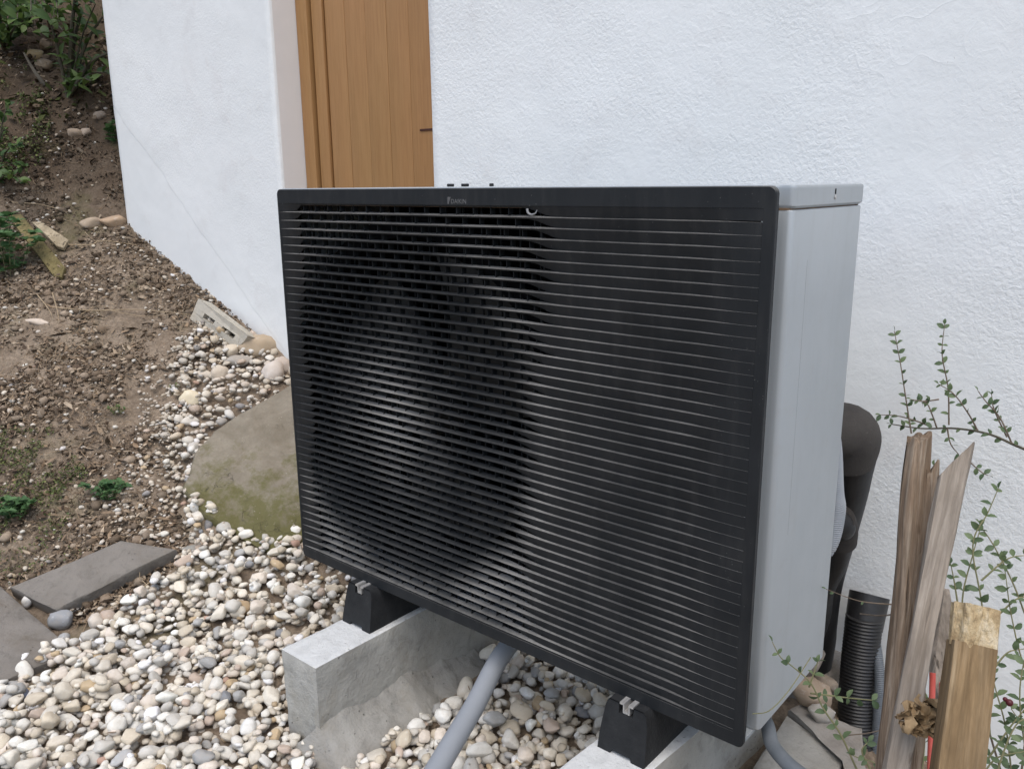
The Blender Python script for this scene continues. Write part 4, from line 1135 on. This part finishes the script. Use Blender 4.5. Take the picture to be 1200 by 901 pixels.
# thin ground cover on the near left and left edge of the bank
gc = Pile(); LO = bpy.data.meshes.new('tiny_leaf'); LO.from_pydata([(0, 0, 0), (.5, -.35, .2), (1, 0, .15), (.5, .35, .2)], [], [(0, 1, 2), (0, 2, 3)]); LO.update()
for poly, n, sz in ((G([(-40, 660), (-40, 510), (60, 505), (105, 560), (70, 640)]), 2600, .009), (G([(-60, 240), (-60, 90), (30, 80), (62, 150), (40, 215)]), 1700, .016), (G([(-40, 680), (30, 640), (110, 650), (60, 670), (20, 690)]), 200, .007), (G([(30, 110), (110, 100), (90, 128), (40, 140)]), 260, .012)):
    X0, X1, Y0, Y1 = min(p[0] for p in poly), max(p[0] for p in poly), min(p[1] for p in poly), max(p[1] for p in poly); c = 0; tries = 0
    while c < n and tries < n*20:
        tries += 1
        x, y = r2.uniform(X0, X1), r2.uniform(Y0, Y1)
        if not inpoly(x, y, poly) or fbm(Vector((x*9, y*9, 0)), 3) < -.08+.1*r2.random(): continue
        c += 1; s_ = sz*r2.uniform(.6, 1.5)
        S = Matrix.Rotation(r2.uniform(0, 6.28), 3, 'Z') @ Matrix.Rotation(r2.gauss(-.3, .5), 3, 'Y') @ Matrix.Rotation(r2.gauss(0, .4), 3, 'X') @ Matrix.Diagonal((s_, s_, s_))
        j = r2.uniform(.6, 1.3); gc.add(LO, S, (x, y, H(x, y)+r2.uniform(.004, .02)*(1+sz*40)), [q*j for q in r2.choice([(.10, .125, .035), (.14, .16, .05), (.07, .10, .03)])])
M['cover'] = mat_attr('ground_cover_leaf', .7, .3)
tag(gc.build('ground_cover', M['cover'], None, None), 'thin mossy green ground cover on the left of the bank', 'ground cover', None, 'stuff')

# bushes on the upper bank
mb = leafcopy('long', M['leaf_shrub']); mo_ = leafcopy('oval', M['leaf_shrub'])
def bush(label, branches, size, me, seed, r0=.006, step=.05, mat=None, wide=1.0, grp='bushes on the upper bank'):
    root = thing('bush', label, 'bush', group=grp); r = random.Random(seed)
    for pts, rr in branches:
        ps = spline(pts, 6); tube('branch', ps, lambda t: rr*(1-.65*t)+.0006, mat or M['stem_dark'], root, seg=7)
        acc = last = 0
        for a, b in zip(ps, ps[1:]):
            acc += (b-a).length
            if acc-last < step: continue
            last = acc
            for q in range(2):
                t = (b-a).normalized(); dr = Vector((r.gauss(0, 1), r.gauss(0, 1), r.gauss(0, .6)))+t*.4+Vector((0, 0, .1))
                put_leaf(me, root, b, dr, size*r.uniform(.6, 1.25), r, (CAM-b).normalized()*.6+Vector((r.gauss(0, .3), r.gauss(0, .3), 1)))
    return root
def bb(px, py, tips, r0, depth=0.0, pull=.25):
    b0 = at(px, py); k = (b0-CAM).dot(FW); out = []
    for i, (x, y, dd) in enumerate(tips):
        tip = P(x, y, k+dd); mid = b0.lerp(tip, .55)+Vector((0, 0, .05)); out.append(([b0, mid, tip], r0*(1-.08*i)))
    return out
bush('leafy dark bush with forked stems growing at the house corner',
     bb(80, 116, [(94, 20, -.1), (92, -30, -.2), (128, 62, -.2), (120, 20, -.1), (60, 30, -.2), (140, 55, .1), (108, 95, -.3), (125, 85, -.2), (112, 5, -.3)], .016), .085, mb, 5, step=.04)
bush('bright leaved bush hanging over the top of the bank',
     [([P(90+i*3, -80, 4.6), P(90-i*12, -40+i*3, 4.4), P(100-i*16, 4+(i % 3)*9, 4.2-.06*i)], .006) for i in range(8)]+[([P(80-i*9, -70, 4.9), P(70-i*13, -20, 4.8), P(62-i*12, 22+(i % 3)*8, 4.7)], .005) for i in range(7)], .075, mo_, 9, step=.032)
bush('tangled dark green bush in the upper left corner',
     bb(5, 60, [(-20, -20, -.1), (20, 5, -.2), (45, -10, -.1), (0, 10, -.4), (30, 30, -.3), (50, 12, -.2), (-10, 40, -.4), (15, -25, 0), (60, 2, -.2)], .010), .065, mo_, 13, step=.02)
bush('low yellow green bush at the left edge below the corner bush',
     bb(-5, 215, [(5, 150, -.1), (20, 170, -.2), (30, 195, -.2), (10, 120, -.1), (-15, 140, -.2), (28, 215, -.3), (0, 200, -.4)], .006), .045, mo_, 17, step=.018)
# bare sticks on the upper bank
def stick(pp, dd, r0, label):
    b0 = at(*pp[0]); k = (b0-CAM).dot(FW); ps = [b0]+[P(x, y, k+dd*(i+1)) for i, (x, y) in enumerate(pp[1:])]
    tag(tube('stick', spline(ps, 5), lambda t: r0*(1-.6*t), M['stick'], seg=7), label, 'branch', 'bare sticks on the upper bank')
M['stick'] = mottled('bare_grey_stick', [(.3, (.13, .115, .09)), (.7, (.24, .21, .17))], scale=30)
stick([(4, 40), (30, 32), (54, 28)], -.1, .008, 'grey bare stick lying almost level under the corner bush')
stick([(22, 42), (22, 20), (14, -8)], -.1, .007, 'grey bare stick rising to the top of the photo')
stick([(52, 100), (38, 80), (28, 62)], -.05, .012, 'dark thin stick lying down the bank left of the stones')
stick([(62, 22), (66, 28), (74, 36)], -.05, .007, 'short bare stick right of the level one')
# dark litter under the bushes
dl = Pile()
for _ in range(2600):
    x, y = r2.uniform(-3.9, -2.3), r2.uniform(.7, 2.6)
    pxy = project((x, y, H(x, y)))
    if not (-40 < pxy[0] < 145 and -60 < pxy[1] < 150): continue
    s_ = r2.uniform(.008, .03); S = Matrix.Rotation(r2.uniform(0, 6.28), 3, 'Z') @ Matrix.Rotation(r2.gauss(0, .6), 3, 'X') @ Matrix.Rotation(r2.gauss(-.3, .5), 3, 'Y') @ Matrix.Diagonal((s_*1.5, s_, s_))
    j = r2.uniform(.5, 1.1); dl.add(r2.choice(FL), S, (x, y, H(x, y)+r2.uniform(0, .05)), [c*j for c in r2.choice(LT[:3]+[(.10, .12, .04), (.08, .10, .03)])])
if dl.v: tag(dl.build('bush_litter', M['litter'], None, None), 'fallen leaves under the bushes on the upper bank', 'leaf litter', None, 'stuff')

# ------------------------------------------------------------------ pipes and cables
def corr(name, pts, rad, amp, pitch, mat, parent=None, seg=20, n=10):
    ps = spline(pts, n); L = [0]
    for a, b in zip(ps, ps[1:]): L.append(L[-1]+(b-a).length)
    N = int(L[-1]/pitch*4); q = []; rr = []; j = 0
    for k in range(N+1):
        s_ = L[-1]*k/N
        while j < len(L)-2 and L[j+1] < s_: j += 1
        q.append(ps[j].lerp(ps[j+1], (s_-L[j])/max(1e-6, L[j+1]-L[j]))); rr.append(rad+amp*(1 if k % 4 in (1, 2) else -1))
    return tube(name, q, rr, mat, parent, seg=seg, smooth=180)
o = tube('drain_pipe', spline([Vector((.70, .30, -.985)), P(600, 752, 1.98), P(553, 832, 1.78), P(506, 911, 1.60), P(470, 975, 1.48), P(452, 1010, 1.46)+Vector((0, 0, -.06)), Vector((P(452, 1010, 1.46).x-.02, P(452, 1010, 1.46).y-.02, -1.3))], 10), .0225, M['pvc'], seg=32)
tag(o, 'smooth grey plastic pipe sloping out from under the unit across the gravel', 'pipe')
# corrugated black drain pipe by the wall
cp = thing('corrugated_pipe', 'black ribbed drain pipe standing at the wall right of the unit', 'pipe')
top = onY(1013, 722, .70); bot = onY(1005, 930, .60)
corr('ribbed_tube', [top, onY(1006, 790, .68), onY(1003, 850, .66), onY(1002, 905, .64), Vector((onY(1002, 905, .64).x, .62, -1.5))], .0405, .0022, .0085, M['corr_black'], cp, 28)
mo0 = top+Vector((0, 0, -.03)); mo1 = onY(1019, 696, .735); axm = (mo1-mo0).normalized()
sl_ = [mo0, mo0.lerp(mo1, .35), mo0.lerp(mo1, .7), mo1, mo1-axm*.0005, mo1-axm*.03, mo1-axm*.05]
tube('end_sleeve', sl_, [.0435, .0440, .0455, .0460, .0415, .0400, .002], M['corr_black'], cp, seg=32, cap=False)
o = corr('flexible_conduit', [onY(1022, 735, .73), onY(1028, 765, .69), onY(1031, 800, .67), onY(1028, 850, .66), onY(1022, 900, .66), Vector((onY(1022, 900, .66).x, .64, -1.45))], .0115, .0008, .0045, M['hose_grey'], None, 16)
tag(o, 'thin blue grey flexible conduit running down beside the black ribbed pipe', 'conduit')
# insulated pipes behind the casing
ip = thing('insulated_pipe', 'thick black foam insulated pipe bending down from behind the unit', 'pipe')
p0 = onY(1000, 505, .46)
elb = [Vector((1.10, .41, -.60)), Vector((1.155, .47, -.535)), onY(992, 506, .52), onY(990, 556, .57), onY(978, 620, .62), onY(966, 680, .66), onY(962, 730, .68), Vector((1.16, .70, -1.12)), Vector((1.15, .70, -1.25))]
def erad(t): return .0575 if t < .28 else .0575-.020*sstep(.28, .8, t)
tube('foam_tube', spline(elb, 8), erad, M['tape'], ip, seg=32)
cpn = spline([Vector((1.10, .405, -.61)), Vector((1.158, .465, -.533)), onY(991, 508, .517), onY(989, 535, .54)], 12)
tube('foam_collar', cpn, .0645, M['foam'], ip, seg=32)
ip2 = thing('insulated_pipe', 'smaller black insulated elbow below the grey flexible conduit', 'pipe')
tube('foam_tube', spline([Vector((1.10, .40, -.66)), onY(975, 612, .46), onY(984, 622, .50), onY(978, 655, .54), onY(962, 690, .56), onY(955, 730, .60), Vector((1.12, .62, -1.2))], 8), .030, M['tape'], ip2, seg=24)
tube('foam_collar', spline([onY(982, 608, .475), onY(986, 618, .50), onY(985, 634, .52)], 5), .034, M['foam'], ip2, seg=24)
o = corr('flexible_conduit', [Vector((1.20, .385, -.44)), Vector((1.235, .41, -.49)), onY(975, 575, .425), onY(977, 600, .43), onY(966, 640, .42), Vector((1.20, .39, -.80))], .0225, .001, .0042, M['flex_grey'], None, 24)
tag(o, 'pale grey finely ribbed conduit bulging out behind the casing', 'conduit')
o = tube('hose', spline([Vector((1.17, .20, -.955)), Vector((1.195, .18, -1.00)), P(897, 845, 1.60), P(905, 872, 1.55), P(925, 896, 1.50), P(952, 915, 1.46), P(985, 930, 1.42), Vector((1.55, .05, -1.19))], 8), .0135, M['hose_grey'], seg=20)
tag(o, 'dark grey hose curving out below the casing corner at the lower right', 'hose')

# ------------------------------------------------------------------ concrete and rubble right of the unit
def gpoly(pp, z): 
    out = []
    for x, y in pp:
        d = FW + RT*((x-600)/FPX) - UP*((y-450.5)/FPX); out.append(CAM+d*((z-CAM.z)/d.z))
    return out
o = slab('footing_slab', gpoly([(878, 905), (922, 838), (948, 855), (985, 880), (990, 960), (900, 1000)], -1.185), .12, M['mortar'], seed=31, amp=.006, edge=.006, eamp=.006)
tag(o, 'flat cracked piece of poured concrete right of the right concrete beam', 'concrete slab')
o = slab('footing_slab', gpoly([(926, 832), (944, 822), (1010, 850), (1015, 900), (1000, 985), (992, 885), (955, 855)], -1.172), .34, M['rough_conc'], seed=35, amp=.012, edge=.008, eamp=.012)
tag(o, 'crumbly strip of rough mortar between the flat concrete and the black ribbed pipe', 'mortar')
o = slab('footing_slab', [Vector((1.12, .62, -1.19)), Vector((1.20, .66, -1.19)), Vector((1.21, .86, -1.19)), Vector((1.0, .86, -1.19)), Vector((1.0, .56, -1.19))], .3, M['rough_conc'], seed=39, amp=.01, edge=.01, eamp=.01)
tag(o, 'rough mortar ledge along the foot of the white wall behind the ribbed pipe', 'mortar')
def rock3(p, sc, rot, col, label, seed):
    me = stone_mesh('rubble_stone', seed, 3, -.05, .12); me.materials.append(M['pebble_obj']); o = bpy.data.objects.new('rubble_stone', me); COL.objects.link(o)
    o.location = p; o.scale = sc; o.rotation_euler = rot; o.color = col+(1,); tag(o, label, 'stone', 'rubble stones at the wall foot')
rock3(gpoly([(948, 812)], -1.145)[0], (.058, .040, .038), (.1, .1, .3), (.31, .235, .17), 'brown rubble stone behind the corner of the right concrete beam', 301)
rock3(gpoly([(962, 836)], -1.16)[0], (.032, .024, .022), (0, .2, .8), (.30, .28, .25), 'small grey rubble stone in front of the brown one', 305)
rock3(gpoly([(945, 775)], -1.13)[0], (.05, .045, .05), (.3, .1, 1.2), (.24, .21, .18), 'grey brown rubble stone close behind the casing corner', 309)
rock3(gpoly([(968, 800)], -1.15)[0], (.035, .03, .022), (.1, .3, .2), (.21, .17, .13), 'dark brown rubble stone behind the brown one', 313)
# mortar skirt at the foot of the left beam
def wedge():
    vs = []; fs = []; ny, nu = 60, 22
    for i in range(ny+1):
        y = -.285+.60*i/ny; sh = sstep(-.285, -.20, y)*(1-.55*sstep(.02, .30, y))
        wd = (.028+.085*sh)*(1+.35*fbm(Vector((y*7, 2, 0)), 3)); h = (.006+.080*sh)*(1+.25*fbm(Vector((y*9, 5, 0)), 3))
        for k in range(nu+1):
            u = k/nu; x = .326+u*(wd+.01)-(.10*(1-sstep(-.285, -.222, y)))*(1-u)
            z = -1.312+h*(1-u)**1.25*(.6+.4*sstep(-.285, -.23, y))+fbm(Vector((x*14, y*14, 0)), 5)*.009+fbm(Vector((x*50, y*50, 3)), 3)*.003+.012*(1-u)-.03*sstep(.9, 1, u)
            vs.append((x, y, z))
    for i in range(ny):
        for k in range(nu): q = i*(nu+1)+k; fs.append((q, q+1, q+nu+2, q+nu+1))
    return from_py('mortar_skirt', vs, fs, M['mortar'], None, 60)
o = wedge()
tag(o, 'pale spilled mortar along the foot of the left concrete beam', 'mortar')

# ------------------------------------------------------------------ wooden stakes
def stake(name, T, B, w_, t_, mat, yaw=.3, slant=(0, 0), nsec=34, seed=0, taper=None, amp=.004, rot=0, label='', parent=None, ring=24, power=5, topfn=None):
    ax = (T-B); L = ax.length; ax.normalize()
    xr = Matrix.Rotation(yaw, 3, 'Z') @ RT.copy(); xr = (xr-ax*xr.dot(ax)).normalized(); yr = ax.cross(xr)
    bm = bmesh.new(); rings = []
    for k in range(nsec+1):
        t = k/nsec; c = B.lerp(T, t); wk = taper(t) if taper else 1.0; rg = []
        for j in range(ring):
            a = 2*math.pi*j/ring; cx, sx = math.cos(a), math.sin(a)
            q = (abs(cx)**power+abs(sx)**power)**(-1/power)
            u, v = cx*q*w_/2*wk, sx*q*t_/2
            # long grooves run with the grain
            g = fbm(Vector((u*95+seed, v*95, t*L*4)), 3)*amp+fbm(Vector((u*30+seed*2, v*30, t*L*9)), 3)*amp*.6
            d = Vector((u, v)).normalized()
            u += d.x*g; v += d.y*g
            p = c+xr*u+yr*v
            if topfn is not None: 
                lim = topfn(u/(w_/2), v/(t_/2))*1.0
                over = (t-1)*L+0
                if over > -lim: p = T-ax*lim+xr*u+yr*v-ax*0+ax*fbm(Vector((u*260+seed, v*260, 0)), 3)*.004
            rg.append(bm.verts.new(p))
        rings.append(rg)
    for a, b in zip(rings, rings[1:]):
        for j in range(ring): bm.faces.new((a[j], a[(j+1) % ring], b[(j+1) % ring], b[j]))
    # end grain cap with inner ring
    c = sum((v.co for v in rings[-1]), Vector())/ring
    inner = [bm.verts.new(c.lerp(v.co, .5)+ax*fbm(v.co*200, 2)*.003) for v in rings[-1]]; cv = bm.verts.new(c)
    for j in range(ring):
        bm.faces.new((rings[-1][j], rings[-1][(j+1) % ring], inner[(j+1) % ring], inner[j])); bm.faces.new((inner[j], inner[(j+1) % ring], cv))
    bm.faces.new(rings[0][::-1])
    bmesh.ops.remove_doubles(bm, verts=bm.verts[:], dist=.00005)
    # local frame along the stake so that the grain runs with it
    o = from_bm(name, bm, mat, parent, 50)
    mw = Matrix((xr, yr, ax)).transposed().to_4x4(); mw.translation = B
    o.data.transform(mw.inverted()); o.matrix_world = mw
    return o
def ext(T, Q, z=-1.30): return T+(Q-T)*((z-T.z)/(Q.z-T.z))
# split brown stake: two grown-together strips
sA = thing('wooden_stake', 'split weathered brown wooden stake with broken top, leftmost of the stakes', 'stake', group='wooden stakes right of the unit')
TA, QA = P(1078, 503, 1.24), P(1044, 901, 1.13)
stake('stake_wood', TA, ext(TA, QA), .036, .03, M['wood_brown'], .25, seed=1, amp=.0035, parent=sA, ring=36, taper=lambda t: 1.25-.45*t+.05*math.sin(t*23), topfn=lambda u, v: max(0, .012-.012*u+.006*math.sin(5*v)))
TA2, QA2 = P(1091, 540, 1.23), P(1064, 901, 1.11)
stake('stake_wood', TA2, ext(TA2, QA2), .026, .03, M['wood_brown'], .1, seed=8, amp=.006, parent=sA, ring=36, power=3, taper=lambda t: 1.25-.3*t+.12*math.sin(t*31), topfn=lambda u, v: max(0, .02*abs(u)+.012*math.sin(7*v+2)))
sB = thing('wooden_stake', 'grey pointed wooden stake leaning right with slanted cut top, behind the tan one', 'stake', group='wooden stakes right of the unit')
TB, QB = P(1125, 515, 1.17), P(1050, 901, 1.09)
stake('stake_wood', TB, ext(TB, QB), .033, .024, M['wood_grey'], -.38, seed=3, amp=.003, parent=sB, power=8, taper=lambda t: .75+.25*t, topfn=lambda u, v: max(0, .028-.028*u))
sD = thing('wooden_stake', 'square tan wooden stake with torn pale top, nearest and rightmost', 'stake', group='wooden stakes right of the unit')
TD, QD = P(1143, 710, 1.0), P(1121, 901, .96)
stake('stake_wood', TD-(TD-QD).normalized()*.045, ext(TD, QD), .049, .040, M['wood_tan'], -.22, seed=5, amp=.003, parent=sD, power=9, taper=lambda t: 1.08-.08*t)
stake('torn_top', TD, TD-(TD-QD).normalized()*.050, .0485, .039, M['wood_chew'], -.22, seed=12, amp=.006, parent=sD, nsec=14, power=6, ring=40, taper=lambda t: .99-.09*t)
# thin grey batten behind, narrowing downwards, and red rods
o = slab('batten', [P(1106, 690, 1.30), P(1113, 690, 1.30), P(1124, 752, 1.29), P(1104, 836, 1.27), P(1098, 806, 1.27), P(1095, 770, 1.28)], .014, M['wood_grey'], amp=.001, edge=.002, eamp=.001, seed=51)
tag(o, 'short grey wooden batten narrowing downwards between the two right stakes', 'batten')
o = tube('red_rod', [P(1093, 788, 1.20), P(1092, 830, 1.19), P(1090, 901, 1.17), ext(P(1093, 788, 1.20), P(1090, 901, 1.17))], .0042, M['red'], seg=12)
tag(o, 'thin coral red rod standing between the grey stake and the tan stake', 'rod')
o = tube('red_rod', [P(1104, 800, 1.26), P(1102, 835, 1.26), ext(P(1104, 800, 1.26), P(1102, 845, 1.25))], .004, M['red'], seg=12)
tag(o, 'second coral red rod half hidden behind the grey batten', 'rod')
# curled dead leaf caught between the stakes
dlr = thing('dead_leaf', 'curled crumpled brown dead leaf caught between the stakes', 'leaf')
vs = []; fs = []; n = 26
c0 = P(1082, 842, 1.06)
for i in range(n):
    for j in range(n):
        u, v = i/(n-1)-.5, j/(n-1)-.5; q = c0+RT*u*.052+UP*v*.045*(1-.6*abs(u))
        q += FW*(fbm(Vector((u*5, v*5, 1)), 4)*.022)+UP*fbm(Vector((u*6, v*6, 7)), 3)*.014+RT*fbm(Vector((u*6, v*6, 12)), 3)*.014
        vs.append(q)
for i in range(n-1):
    for j in range(n-1): fs.append((i*n+j, (i+1)*n+j, (i+1)*n+j+1, i*n+j+1))
from_py('blade', vs, fs, M['dry_leaf'], dlr, 60)
# tie wire
o = tube('wire', spline(br([(1062, 708), (1052, 718), (1030, 721), (1008, 719)], 1.2, 1.55), 8), .0012, M['stem'], seg=6)
tag(o, 'thin bent twig reaching from the split stake to the ribbed pipe', 'twig')
